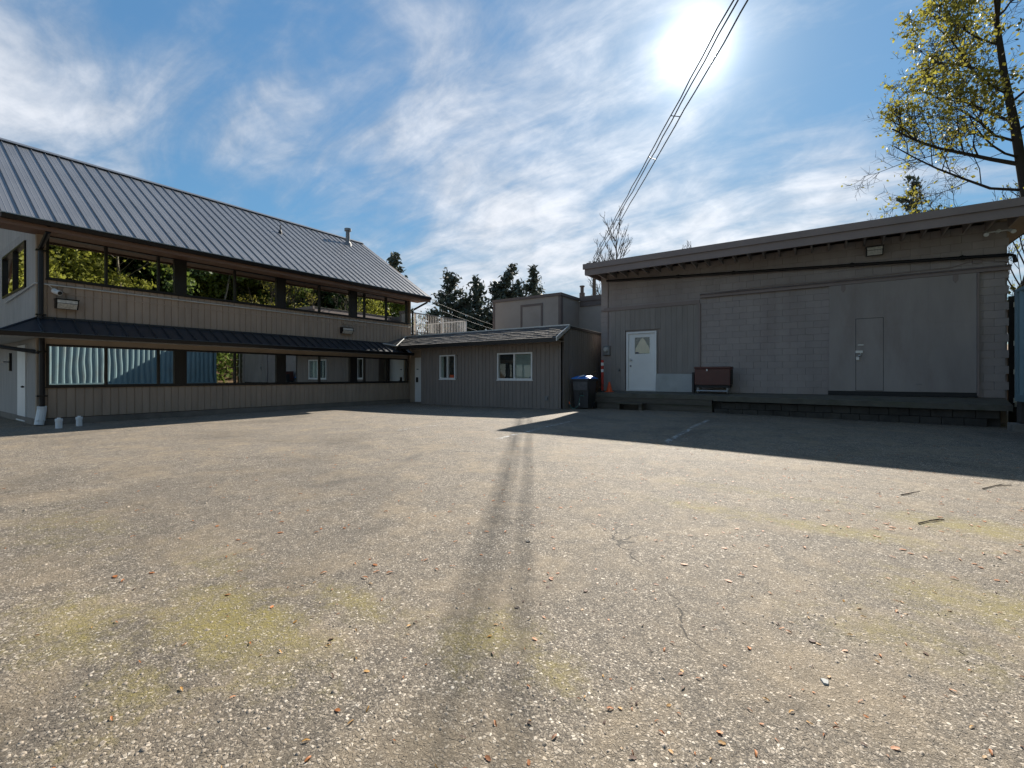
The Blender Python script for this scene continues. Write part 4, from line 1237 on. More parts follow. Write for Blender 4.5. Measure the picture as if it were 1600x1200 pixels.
def build_dock():
    P = dock
    fy = 15.08
    q = MB()
    q.hull([(-6.9, fy, .47), (-2.86, fy, .47), (-2.86, BY + .04, .47), (-6.9, BY + .04, .47), (-6.9, fy, .61), (-2.86, fy, .61), (-2.86, BY + .04, .665), (-6.9, BY + .04, .665)])
    q.build('slab', M['moss_conc'], P, label='left slab with crumbling edge')
    q = MB()
    q.hull([(-2.855, fy - .05, .44), (3.52, fy - .05, .40), (3.70, BY + .04, .44), (-2.855, BY + .04, .47), (-2.855, fy - .05, .595), (3.52, fy - .05, .535), (3.70, BY + .04, .655), (-2.855, BY + .04, .665)])
    q.build('slab', M['moss_conc'], P, label='right slab with green mossy edge')
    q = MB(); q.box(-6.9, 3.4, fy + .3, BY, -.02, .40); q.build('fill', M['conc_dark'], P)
    # face: planks and blocks
    q = MB(); q.box(-6.86, -2.9, fy + .02, fy + .07, .285, .465); q.build('face_plank', M['timber'], P)
    q = MB(); q.box(-6.86, -2.9, fy + .05, fy + .10, .02, .28); q.build('face_plank', M['timber'], P)
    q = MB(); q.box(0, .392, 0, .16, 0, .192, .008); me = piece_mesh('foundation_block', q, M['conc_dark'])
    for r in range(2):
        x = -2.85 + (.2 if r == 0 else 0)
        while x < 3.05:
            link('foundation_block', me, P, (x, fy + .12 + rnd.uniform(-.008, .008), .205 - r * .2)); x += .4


build_dock()


def build_step():
    x0, x1 = -5.85, -4.95
    t = thing('wooden_step', 'low wooden step standing against the dock below the white door', 'step', ((x0 + x1) / 2, 14.9, gz(-5.4, 14.9)))
    b = MB(); b.box(x0, x1, 14.66, 15.06, .27, .31); b.build('tread', M['timber'], t)
    for x in (x0 + .02, x1 - .12):
        b = MB(); b.box(x, x + .1, 14.70, 15.04, .05, .268); b.build('leg', M['timber'], t)


build_step()


def build_panel():
    t = MB(); t.hull([(-4.95, 16.12, .665), (-3.68, 16.10, .665), (-3.68, 16.20, .665), (-4.95, 16.22, .665), (-4.95, 16.18, 1.295), (-3.68, 16.17, 1.28), (-3.68, 16.24, 1.28), (-4.95, 16.26, 1.295)])
    t.build('grey_panel', M['board_grey'], None, loc=Vector((-4.3, 16.18, .665)), label='pale grey board leaning on the plank wall beside the white door', cat='board')


build_panel()


def build_cart():
    t = thing('steel_job_box', 'dark red steel job box on castors standing on the dock', 'tool chest', (-2.98, 15.8, .63))
    x0, x1, y0, y1 = -3.52, -2.46, 15.6, 16.1
    b = MB(); b.box(x0, x1, y0, y1, .92, 1.44, .012); b.build('body', M['cart'], t)
    b = MB(); b.box(x0 - .015, x1 + .015, y0 - .015, y1 + .01, 1.443, 1.51, .01); b.build('lid', M['cart'], t)
    b = MB(); b.box(x1 - .0, x1 + .006, y0 + .05, y1 - .05, .95, 1.4); b.box(x0 + .02, x1 - .02, y0 + .03, y1 - .03, .84, .92); b.build('base_frame', M['rubber'], t)
    b = MB(); b.tube([(x0 + .06, y0 + .02, .73), (x1 - .08, y0 + .02, .73)], .02, 8); b.build('axle_bar', M['steel'], t)
    b = MB(); b.box(x0 + .36, x0 + .40, y0 - .02, y0, 1.37, 1.43); b.build('latch', M['steel'], t)
    b = MB(); b.box(x0 - .09, x0 - .02, y0 + .05, y0 + .2, .66, 1.33); b.build('push_handle', M['rubber'], t)
    for x in (x0 + .09, x1 - .09):
        for y in (y0 + .07, y1 - .07):
            w = MB(); w.tube([(x - .02, y, .70), (x + .02, y, .70)], .058, 14); w.box(x - .03, x + .03, y - .015, y + .015, .74, .85)
            w.build('castor', M['dull_steel'], t)


build_cart()


def build_cone():
    x, y, z = -6.46, 15.6, .632
    t = thing('traffic_cone', 'small plain orange traffic cone on the dock', 'cone', (x, y, z))
    b = MB(); b.lathe((x, y, z), [(.115, .02), (.11, .03), (.03, .36), (.02, .37), (.0, .37)], 18); b.build('cone', M['orange'], t, smooth=False)
    b = MB(); b.box(x - .13, x + .13, y - .13, y + .13, z, z + .022, .006); b.build('base', M['orange'], t)


def build_post():
    x, y, z = -6.74, 15.62, .632
    t = thing('delineator_post', 'red plastic delineator post with two white bands on the dock', 'bollard', (x, y, z))
    b = MB(); b.lathe((x, y, z), [(.05, .02), (.048, .05), (.048, 1.14), (.035, 1.165), (.0, 1.17)], 16); b.build('post', M['red'], t)
    for h in (.72, .96):
        b = MB(); b.lathe((x, y, z + h), [(.049, 0), (.051, .003), (.051, .105), (.049, .108)], 16); b.build('white_band', M['white'], t)
    b = MB(); b.lathe((x, y, z), [(.13, 0), (.13, .025), (.06, .05)], 16); b.build('base', M['rubber'], t)


build_cone(); build_post()


def build_bin():
    x, y = -7.02, 14.72; z = gz(x, y)
    t = thing('wheel_bin', 'charcoal wheeled rubbish bin with a bright blue lid beside the annex', 'bin', (x, y, z))
    b = MB()
    b.hull([(x - .25, y - .27, z + .05), (x + .25, y - .27, z + .05), (x + .25, y + .27, z + .05), (x - .25, y + .27, z + .05),
            (x - .30, y - .34, z + 1.0), (x + .30, y - .34, z + 1.0), (x + .30, y + .33, z + 1.0), (x - .30, y + .33, z + 1.0)])
    b.box(x - .33, x + .33, y - .37, y + .36, z + .98, z + 1.06, .015)
    body = b.build('body', M['bin'], t)
    b = MB(); b.hull([(x - .26, y - .355, z + .66), (x + .26, y - .355, z + .66), (x + .26, y - .3, z + .66), (x - .26, y - .3, z + .66),
                      (x - .275, y - .373, z + .96), (x + .275, y - .373, z + .96), (x + .275, y - .3, z + .96), (x - .275, y - .3, z + .96)])
    b.build('front_panel', M['bin_panel'], t)
    b = MB(); b.box(x - .07, x + .07, y - .335, y - .25, z + .46, z + .58); b.build('lift_bar', M['rubber'], t)
    lid = MB(); n = 9; vs = []; fs = []
    for i in range(n):
        u = i / (n - 1) * 2 - 1
        for j in range(n):
            v = j / (n - 1) * 2 - 1
            vs.append((x + u * .35, y + v * .385, z + 1.07 + .10 * (1 - u ** 4) * (1 - v ** 4)))
    for i in range(n - 1):
        for j in range(n - 1): fs.append((i * n + j, (i + 1) * n + j, (i + 1) * n + j + 1, i * n + j + 1))
    lid.add(vs, fs); lid.box(x - .35, x + .35, y - .385, y + .385, z + 1.055, z + 1.075); lid.build('lid', M['lid'], t)
    b = MB(); b.tube([(x - .22, y + .38, z + 1.0), (x - .22, y + .43, z + 1.02), (x + .22, y + .43, z + 1.02), (x + .22, y + .38, z + 1.0)], .016, 8); b.build('handle', M['bin'], t)
    for s in (-1, 1):
        b = MB(); b.tube([(x + s * .24, y + .28, z + .12), (x + s * .30, y + .28, z + .12)], .12, 16); b.build('wheel', M['rubber'], t)
    # scrap of white paper on the lid
    q = MB()
    pts = [(-.1, -.37, .012), (-.03, -.33, .07), (.05, -.34, .08), (.12, -.30, .1), (.14, -.22, .11), (.04, -.2, .12), (.03, -.28, .1), (-.02, -.30, .09), (-.06, -.34, .05)]
    up = [(x + a, y + b_, z + 1.075 + c) for a, b_, c in pts]; dn = [(p[0], p[1], p[2] - .012) for p in up]; k = len(pts)
    q.add(up + dn, [tuple(range(k)), tuple(range(2 * k - 1, k - 1, -1))] + [(i, (i + 1) % k, k + (i + 1) % k, k + i) for i in range(k)])
    q.build('paper_scrap', M['white'], None, loc=Vector((x, y - .3, z + 1.1)), label='crumpled white paper scrap lying on the blue bin lid', cat='litter')
    # hose hooked over the bin
    h = MB(); hy = y - .42
    h.tube([(x + .18, hy, z + .47), (x + .02, hy, z + .47), (x + .01, hy - .01, z + .36), (x - .01, hy - .02, z + .2), (x - .06, hy - .04, z + .1), (x - .14, hy - .06, z + .03), (x - .22, hy - .06, z + .02), (x - .30, hy - .04, z + .06), (x - .37, hy, z + .16), (x - .40, hy + .02, z + .24)], .013, 8)
    ho = h.build('garden_hose', M['hose'], None, loc=Vector((x, hy, z)), label='thin green garden hose looped in front of the bin', cat='hose')
    h = MB(); h.tube([(x + .008, hy - .012, z + .22), (x + .004, hy - .014, z + .14)], .02, 8); h.build('coupling', M['steel'], ho)
    h = MB(); h.tube([(x - .375, hy, z + .17), (x - .405, hy + .02, z + .25)], .02, 8); h.build('nozzle', M['orange'], ho)


build_bin()


def build_brush():
    x, y, z = -6.98, 15.35, .62
    b = MB()
    r_ = random.Random(3)
    for i in range(60):
        a = r_.uniform(0, 6.28); L_ = r_.uniform(.25, .6); e = r_.uniform(.1, 1.3)
        p = Vector((x + r_.uniform(-.12, .12), y + r_.uniform(-.15, .15), z + r_.uniform(.0, .2)))
        d = Vector((math.cos(a) * math.cos(e) * .5, math.sin(a) * math.cos(e) * .5, math.sin(e)))
        m = p + d * L_ * .5 + Vector((r_.uniform(-.05, .05), r_.uniform(-.05, .05), .02))
        b.tube([p, m, p + d * L_], [.012, .009, .004], 4)
    for i in range(220):
        c = Vector((x + r_.gauss(0, .11), y + r_.gauss(0, .12), z + abs(r_.gauss(.25, .18))))
        u = Vector((r_.uniform(-1, 1), r_.uniform(-1, 1), r_.uniform(-1, 1))) * .05
        v = Vector((r_.uniform(-1, 1), r_.uniform(-1, 1), r_.uniform(-1, 1))) * .03
        b.add([c - u, c + v, c + u, c - v], [(0, 1, 2, 3)])
    b.build('brush_pile', M['brush'], None, loc=Vector((x, y, z)), label='tangled heap of dry brown brush behind the wheel bin', cat='brush')


build_brush()


# ================================================================== CONTAINER AND GATE (right edge, seen too in the windows)
def build_container():
    cx = 3.42; y0, y1 = 2.4, 14.5; z0, z1 = .66, 3.1; wd = 2.44
    t = thing('shipping_container', 'blue corrugated steel shipping container raised on concrete blocks beside the warehouse', 'container', (cx + wd / 2, 8.5, z0))

    def corr(xf, sgn):
        pts = []; y = y0 + .12; p = .278
        while y < y1 - .12:
            for f, d in ((0, 0), (.072, 0), (.140, .040), (.210, .040)):
                if y + f < y1 - .1: pts.append((y + f, d))
            y += p
        vs = []; fs = []
        for yy, d in pts:
            vs += [(xf + sgn * d, yy, z0 + .14), (xf + sgn * d, yy, z1 - .07)]
        for i in range(len(pts) - 1): fs.append((2 * i, 2 * i + 2, 2 * i + 3, 2 * i + 1))
        return vs, fs
    b = MB(); b.add(*corr(cx + .01, 1)); b.build('side_wall', M['blue'], t)
    b = MB(); b.add(*corr(cx + wd - .01, -1)); b.build('side_wall', M['blue'], t)
    for y in (y0, y1 - .12):
        for x in (cx, cx + wd - .12):
            b = MB(); b.box(x, x + .12, y, y + .12, z0, z1); b.build('corner_post', M['blue'], t)
        b = MB()
    for x in (cx, cx + wd - .07): b.box(x, x + .07, y0 + .12, y1 - .12, z1 - .07, z1); b.box(x, x + .07, y0 + .12, y1 - .12, z0, z0 + .14)
    for y in (y0 + .02, y1 - .09): b.box(cx + .12, cx + wd - .12, y, y + .07, z1 - .08, z1); b.box(cx + .12, cx + wd - .12, y, y + .07, z0, z0 + .14)
    b.build('frame_rails', M['blue'], t)
    b = MB(); b.box(cx + .07, cx + wd - .07, y0 + .1, y1 - .1, z1 - .04, z1 - .015); b.build('roof', M['blue'], t)
    b = MB(); b.box(cx + .06, cx + wd - .06, y0 + .1, y1 - .1, z0 + .09, z0 + .13); b.build('floor', M['timber'], t)
    for y in (y0 + .03, y1 - .06):
        b = MB()
        for k in range(9): b.box(cx + .13 + k * .245, cx + .13 + k * .245 + .12, y, y + .03, z0 + .15, z1 - .09)
        b.box(cx + .12, cx + wd - .12, y + .012, y + .02, z0 + .14, z1 - .08); b.build('end_wall', M['blue'], t)
    labs = ['concrete block pier under the container corner nearest the dock', 'concrete block pier under the far side of the container, dock end', 'concrete block pier under the container corner away from the dock, yard side', 'concrete block pier under the container corner away from the dock, hill side']
    for (x, y), lb in zip(((cx, y1 - .42), (cx + wd - .45, y1 - .42), (cx, y0 + .02), (cx + wd - .45, y0 + .02)), labs):
        k = thing('block_pier', lb, 'concrete block', (x + .25, y + .2, 0), 'block piers under the container')
        b = MB(); b.box(x - .13, x + .45, y - .02, y + .36, .0, .19, .01); b.build('lower_block', M['conc'], k)
        b = MB(); b.box(x, x + .40, y + .04, y + .30, .193, z0 - .002, .01); b.build('upper_block', M['conc_dark'], k)


build_container()


def build_gate():
    t = thing('steel_gate', 'narrow cream painted steel gate frame between warehouse corner and blue container', 'gate', (3.95, 16.2, .6))
    for x in (3.83, 4.55):
        b = MB(); b.box(x, x + .05, 16.2, 16.25, .45, 3.15); b.build('stile', M['cream'], t)
    for z in (.5, 1.2, 1.9, 2.45, 3.05):
        b = MB(); b.box(3.882, 4.548, 16.205, 16.245, z, z + .05); b.build('bar', M['cream'], t)
    b = MB(); b.box(3.765, 4.6, 16.4, 16.45, .0, 3.2); b.build('back_panel', M['black_metal'], t)
    for z in (.55, 1.25, 1.95, 2.9):
        b = MB(); b.box(3.80, 3.90, 16.17, 16.2, z, z + .12); b.build('hinge', M['cream'], t)


build_gate()

# ================================================================== MARKINGS ON THE YARD


def marking(x0, y0, x1, y1, w, label):
    n = 10; vs = []; fs = []
    d = Vector((x1 - x0, y1 - y0, 0)); nrm = Vector((-d.y, d.x, 0)).normalized() * w / 2
    for i in range(n + 1):
        p = Vector((x0, y0, 0)) + d * i / n
        for s in (-1, 1):
            q = p + nrm * s * (1 + rnd.uniform(-.12, .12)); vs.append((q.x, q.y, gz(q.x, q.y) + .004))
    for i in range(n): fs.append((2 * i, 2 * i + 1, 2 * i + 3, 2 * i + 2))
    o = link('parking_line', np_mesh('parking_line', vs, fs, M['marking']), kind='structure', label=label)


marking(-7.52, 6.6, -7.5, 7.9, .10, 'short worn white parking line in the sun')
marking(-4.88, 6.6, -5.05, 10.2, .10, 'worn white parking line crossing the tip of the shadow')
marking(-2.22, 7.7, -2.4, 12.2, .10, 'broken white parking line in the shade before the dock')

# ================================================================== VEGETATION


def tubes_mesh(polys, n_of):
    """polys: list of (points[k,3], radii[k]); returns verts, faces"""
    V = []; F = []; base = 0
    for pts, rad in polys:
        n = n_of(rad[0]); k = len(pts)
        t = np.gradient(pts, axis=0); t /= np.linalg.norm(t, axis=1)[:, None] + 1e-9
        up = np.where(np.abs(t[:, 2:3]) < .9, np.array([[0, 0, 1.]]), np.array([[1., 0, 0]]))
        a = np.cross(t, up); a /= np.linalg.norm(a, axis=1)[:, None] + 1e-9
        b = np.cross(t, a)
        w = np.arange(n) * 2 * np.pi / n
        ring = pts[:, None, :] + (a[:, None, :] * np.cos(w)[None, :, None] + b[:, None, :] * np.sin(w)[None, :, None]) * rad[:, None, None]
        V.append(ring.reshape(-1, 3))
        i = np.arange(k - 1)[:, None] * n; j = np.arange(n)[None, :]
        F.append((np.stack([i + j, i + (j + 1) % n, i + n + (j + 1) % n, i + n + j], -1).reshape(-1, 4)) + base)
        base += k * n
    return np.concatenate(V), np.concatenate(F)


def cards(centres, size, rng, aspect=.6, droop=0.0):
    """leaf-shaped quads at the given points, each randomly turned and slightly folded"""
    c = np.asarray(centres); n = len(c)
    u = rng.normal(size=(n, 3)); u[:, 2] -= droop; u /= np.linalg.norm(u, axis=1)[:, None]
    v = rng.normal(size=(n, 3)); v -= (v * u).sum(1)[:, None] * u; v /= np.linalg.norm(v, axis=1)[:, None]
    s = (size * rng.uniform(.6, 1.4, n))[:, None]
    w = np.cross(u, v) * s * .12
    V = np.stack([c - u * s * .5, c + v * s * aspect * .5 + w, c + u * s * .5, c - v * s * aspect * .5 + w], 1).reshape(-1, 3)
    F = np.arange(n * 4).reshape(-1, 4)
    return V, F


def grow(rng, start, d, length, r0, levels, spread=.8, up=.15, kids=(6, 5, 4), shrink=.55, wander=.12, first=.25):
    """recursive branching; returns polylines per level and the tips"""
    polys = []; tips = []

    def rec(p, d, L_, r, lev):
        k = 6 if lev == 0 else (5 if lev < 3 else 4)
        pts = [p]; dd = d / np.linalg.norm(d)
        for i in range(k - 1):
            dd = dd + rng.normal(size=3) * wander + np.array([0, 0, up * (.3 if lev == 0 else 1)])
            dd /= np.linalg.norm(dd); pts.append(pts[-1] + dd * L_ / (k - 1))
        pts = np.array(pts)
        rad = np.linspace(r, r * (.35 if lev < levels else .4), k)
        polys.append((pts, rad, lev))
        if lev >= levels:
            tips.extend([pts[-1], pts[-2], (pts[-1] + pts[-2]) / 2]); return
        nk = kids[min(lev, len(kids) - 1)]
        for q in range(nk):
            t = first + (1 - first) * (q + rng.uniform(.1, .9)) / nk if lev == 0 else rng.uniform(.3, 1.0)
            f = t * (k - 1); i = min(int(f), k - 2); pp = pts[i] + (pts[i + 1] - pts[i]) * (f - i)
            ax = pts[i + 1] - pts[i]; ax /= np.linalg.norm(ax)
            sd = rng.normal(size=3); sd -= sd.dot(ax) * ax; sd /= np.linalg.norm(sd)
            nd = ax * (1 - spread * .6) + sd * spread
            rec(pp, nd, L_ * shrink * (1.15 - .5 * t if lev == 0 else rng.uniform(.7, 1.1)), max(.006, r * (.35 if lev == 0 else .5)), lev + 1)
        tips.append(pts[-1])
    rec(np.array(start, float), np.array(d, float), length, r0, 0)
    return polys, np.array(tips)


NS = lambda r: 8 if r > .08 else (5 if r > .02 else 3)


def tree(name, label, cat, base, polys, bark, twig, leaves=None, leafmat=None, group=None, leaf_name='crown'):
    t = thing(name, label, cat, base, group)
    b = np.array(base)
    tr = [(p - b, r) for p, r, l in polys if l == 0]
    br = [(p - b, r) for p, r, l in polys if l > 0]
    link('trunk', np_mesh('trunk', *tubes_mesh(tr, NS), bark, True), t, base)
    if br: link('branches', np_mesh('branches', *tubes_mesh(br, NS), twig, True), t, base)
    if leaves is not None and len(leaves[0]):
        link(leaf_name, np_mesh(leaf_name, leaves[0] - b, leaves[1], leafmat), t, base)
    return t


def copy_thing(src, loc, rz=0.0, s=1.0, label=None):
    c = src.copy(); COL.objects.link(c); c.location = loc; c.rotation_euler = (0, 0, rz); c.scale = (s, s, s)
    if label: c['label'] = label
    for ch in list(src.children):
        k = ch.copy(); COL.objects.link(k); k.parent = c
    return c


def build_maple():
    """big budding maple whose lower half of crown shows over the right end of the warehouse"""
    rng = np.random.default_rng(21)
    base = (5.9, 19.9, 0.0)
    polys = []; tips = []
    trunk = np.array([[5.9, 19.9, 0], [5.5, 19.95, 3], [5.16, 20, 5.2], [4.93, 20.05, 7.0], [4.72, 20.0, 8.8], [4.50, 20.0, 10.4], [4.35, 20.1, 12.2], [4.5, 20.2, 14.0], [4.55, 20.2, 15.5]])
    polys.append((trunk, np.array([.20, .17, .145, .128, .11, .09, .07, .045, .02]), 0))
    limbs = [  # start height index position, direction, length, radius
        ((4.72, 20.05, 7.6), (-.75, -.25, .62), 3.6, .085), ((4.8, 20.03, 6.8), (-1, .1, .12), 3.9, .06), ((4.93, 20.0, 5.5), (-1, -.2, .18), 3.2, .055),
        ((4.9, 20.0, 5.9), (-.9, .5, .25), 3.0, .05), ((4.6, 20.0, 8.9), (-.85, .2, .5), 3.2, .06), ((4.5, 20.0, 9.8), (-.8, -.4, .6), 3.0, .055),
        ((4.42, 20.0, 10.5), (-.6, .5, .7), 2.8, .05), ((4.5, 20.0, 9.5), (.8, -.3, .5), 3.0, .05), ((4.6, 20.0, 8.6), (.9, .3, .4), 3.2, .05), ((4.8, 20.02, 6.6), (.9, -.4, .3), 3.0, .05),
        ((4.38, 20.1, 11.4), (-.8, -.1, .6), 2.6, .05), ((4.4, 20.1, 12.3), (.5, .5, .8), 2.6, .05), ((4.4, 20.1, 12.0), (-.5, -.6, .7), 2.6, .05), ((4.72, 20.0, 7.8), (-.6, -.7, .3), 2.6, .045),
        ((4.9, 20.0, 5.4), (.6, -.7, .2), 2.6, .045), ((4.6, 20.0, 8.3), (-.95, -.3, .15), 3.0, .05),
    ]
    for p, d, L_, r in limbs:
        p = (np.interp(p[2], trunk[:, 2], trunk[:, 0]), np.interp(p[2], trunk[:, 2], trunk[:, 1]), p[2])      # rooted in the trunk
        q, tp = grow(rng, p, d, L_, r * .8, 3, spread=.75, up=.07, kids=(10, 7, 6), shrink=.5, wander=.16, first=.2)
        polys += [(a, b, max(1, l + 1)) for a, b, l in q]; tips.append(tp)
    tips = np.concatenate(tips)
    # young leaves hang in clumps, denser higher up; lower twigs stay half bare
    prob = np.clip((tips[:, 2] - 7.0) / 5.5, .22, .5) * np.clip((tips[:, 0] - .2) / 3.0, .3, .9)
    clump = (np.sin(tips[:, 0] * 2.3 + 1) * np.sin(tips[:, 1] * 2.1) * np.sin(tips[:, 2] * 2.7 + .5)) > -.05
    keep = (rng.random(len(tips)) < prob) & clump
    c = np.repeat(tips[keep], 2, 0); c = c + rng.normal(size=c.shape) * .09; c[:, 2] -= .04
    lv = cards(c, .11, rng, .75, droop=.5)
    tree('maple_tree', 'tall maple in fresh yellow-green leaf rising over the right end of the warehouse', 'tree', base, polys, M['twig_dark'], M['twig_dark'], lv, M['leaf_bud'])


build_maple()


def conifer_mesh(rng, H, r0, W, dens=1.0, ragged=.3):
    polys = [(np.array([[0, 0, 0], [0, 0, H * .5], [rng.normal() * .1, rng.normal() * .1, H]]), np.array([r0, r0 * .6, .02]), 0)]
    cs = []; us = []; ss = []
    z = H * .12
    while z < H * .99:
        t = z / H
        rad = W * ((1 - t) ** .62) * (.55 + .45 * min(1, t / .25)) + .12
        nb = max(4, int(9 * dens * (1 - t * .35)))
        for k in range(nb):
            a = rng.uniform(0, 6.283); L_ = rad * rng.uniform(1 - ragged * 1.5, 1 + ragged * .5)
            el = rng.uniform(-.25, .25) + t * .55
            d = np.array([math.cos(a) * math.cos(el), math.sin(a) * math.cos(el), math.sin(el)])
            p0 = np.array([0, 0, z + rng.uniform(-.15, .15)])
            tip = p0 + d * L_; mid = p0 + d * L_ * .55 + np.array([0, 0, .05 * L_])
            polys.append((np.array([p0, mid, tip]), np.array([.03, .02, .008]), 1))
            m = max(5, int(L_ * 15))
            for f in rng.uniform(.3, 1.05, m):
                q = p0 + (tip - p0) * f; cs.append(q + rng.normal(size=3) * .12 * (1 + L_ * .15)); us.append(d)
        z += H * .028 / dens ** .3 + .08
    cs = np.array(cs)
    V, F = cards(cs, .5, rng, .42, droop=.1)
    return polys, V, F


def build_conifers():
    protos = []
    rng = np.random.default_rng(4)
    spots = [((-30.6, 33.6), 11.6, 3.2), ((-28.4, 35.1), 11.0, 2.7), ((-27.0, 36.2), 10.6, 2.4), ((-26.1, 36.4), 10.9, 2.3), ((-25.5, 36.9), 12.2, 2.7), ((-23.9, 38.3), 12.0, 2.8), ((-29.3, 34.2), 8.9, 2.5), ((-31.9, 32.6), 7.8, 2.0), ((-29.6, 25.8), 11.6, 1.9)]
    labs = ['broad dark conifer standing alone at the left of the conifer row behind the annex', 'dark conifer with a blunt top, second in the row behind the annex', 'short slim conifer in the middle of the row behind the annex', 'slim dark conifer just left of the tallest conifer in the row',
            'tallest dark conifer, above the boarded window of the rear building', 'round-topped dark conifer at the right end of the row behind the rear building', 'low dark conifer filling the gap between the first two of the row', 'low ragged conifer beside the white deck railing',
            'dark conifer tip showing above the end of the metal roof']
    for i, (((x, y), H, W), lab) in enumerate(zip(spots, labs)):
        polys, V, F = conifer_mesh(rng, H, .16, W, 1.0, .35)
        b = (x, y, 0.0); bb = np.array(b)
        tree('conifer_tree', lab, 'tree', b, [(p + bb, r, l) for p, r, l in polys], M['bark'], M['bark'], (V + bb, F), M['needle'], 'conifers behind the buildings', 'foliage')
    polys, V, F = conifer_mesh(rng, 18.6, .2, 2.6, .8, .4)
    bb = np.array((6.1, 52.0, 0.0))
    tree('conifer_tree', 'dark conifer top seen under the maple above the warehouse roof', 'tree', tuple(bb), [(p + bb, r, l) for p, r, l in polys], M['bark'], M['bark'], (V + bb, F), M['needle'], 'conifers behind the buildings', 'foliage')


build_conifers()


def build_bare_trees():
    rng = np.random.default_rng(8)
    for (x, y, H, lab) in ((-17.2, 48.9, 16.6, 'bare upright poplar behind the left end of the warehouse roof, under the cables'),
                           (-19.6, 47.2, 14.6, 'lower bare spreading tree left of the bare upright poplar'),
                           (-11.5, 52.0, 14.4, 'bare tree top barely showing over the warehouse roof left of centre')):
        polys, tips = grow(rng, (x, y, 0), (0, 0, 1), H, .15, 3, spread=.55, up=.2, kids=(30, 7, 5), shrink=.27, wander=.06, first=.3)
        polys = [(p, np.maximum(r, .009), l) for p, r, l in polys]
        tree('bare_tree', lab, 'tree', (x, y, 0), polys, M['twig'], M['twig'], None, None, 'leafless trees on the skyline')
    # scrub and saplings at the right, beyond the container end
    for (x, y, H, nleaf, lab) in ((6.2, 27.5, 9.0, .05, 'thin bare sapling behind the warehouse below the maple crown, farther left'),
                                  (7.4, 30.0, 9.6, .06, 'thin bare sapling behind the warehouse below the maple crown, farther right'),
                                  (6.1, 21.0, 6.0, .35, 'twiggy shrub with yellow buds in the gap beside the blue container')):
        polys, tips = grow(rng, (x, y, 0), (0, 0, 1), H, .09, 3, spread=.5, up=.16, kids=(14, 6, 4), shrink=.36, wander=.08, first=.15)
        polys = [(p, np.maximum(r, .008), l) for p, r, l in polys]
        kp = tips[rng.random(len(tips)) < nleaf]
        c = np.repeat(kp, 3, 0); c = c + rng.normal(size=c.shape) * .08
        tree('bare_tree', lab, 'tree', (x, y, 0), polys, M['bark'], M['bark'], cards(c, .12, rng, .75), M['leaf_yel'], 'leafless trees on the skyline')
    # pale shrubbery beyond the deck
    for k, (x, y, H, lab) in enumerate(((-31.0, 30.5, 5.6, 'pale budding shrub seen through the middle of the deck railing'), (-33.5, 27.5, 6.2, 'pale budding shrub seen through the left of the deck railing'))):
        polys, tips = grow(rng, (x, y, 0), (0, 0, 1), H, .1, 3, spread=.6, up=.12, kids=(14, 6, 4), shrink=.45, wander=.1, first=.15)
        polys = [(p, np.maximum(r, .012), l) for p, r, l in polys]
        c = np.repeat(tips[rng.random(len(tips)) < .4], 2, 0); c = c + rng.normal(size=c.shape) * .1
        tree('shrub', lab, 'shrub', (x, y, 0), polys, M['twig'], M['twig'], cards(c, .14, rng, .7), M['leaf_mid'], 'shrubs beyond the deck')


build_bare_trees()


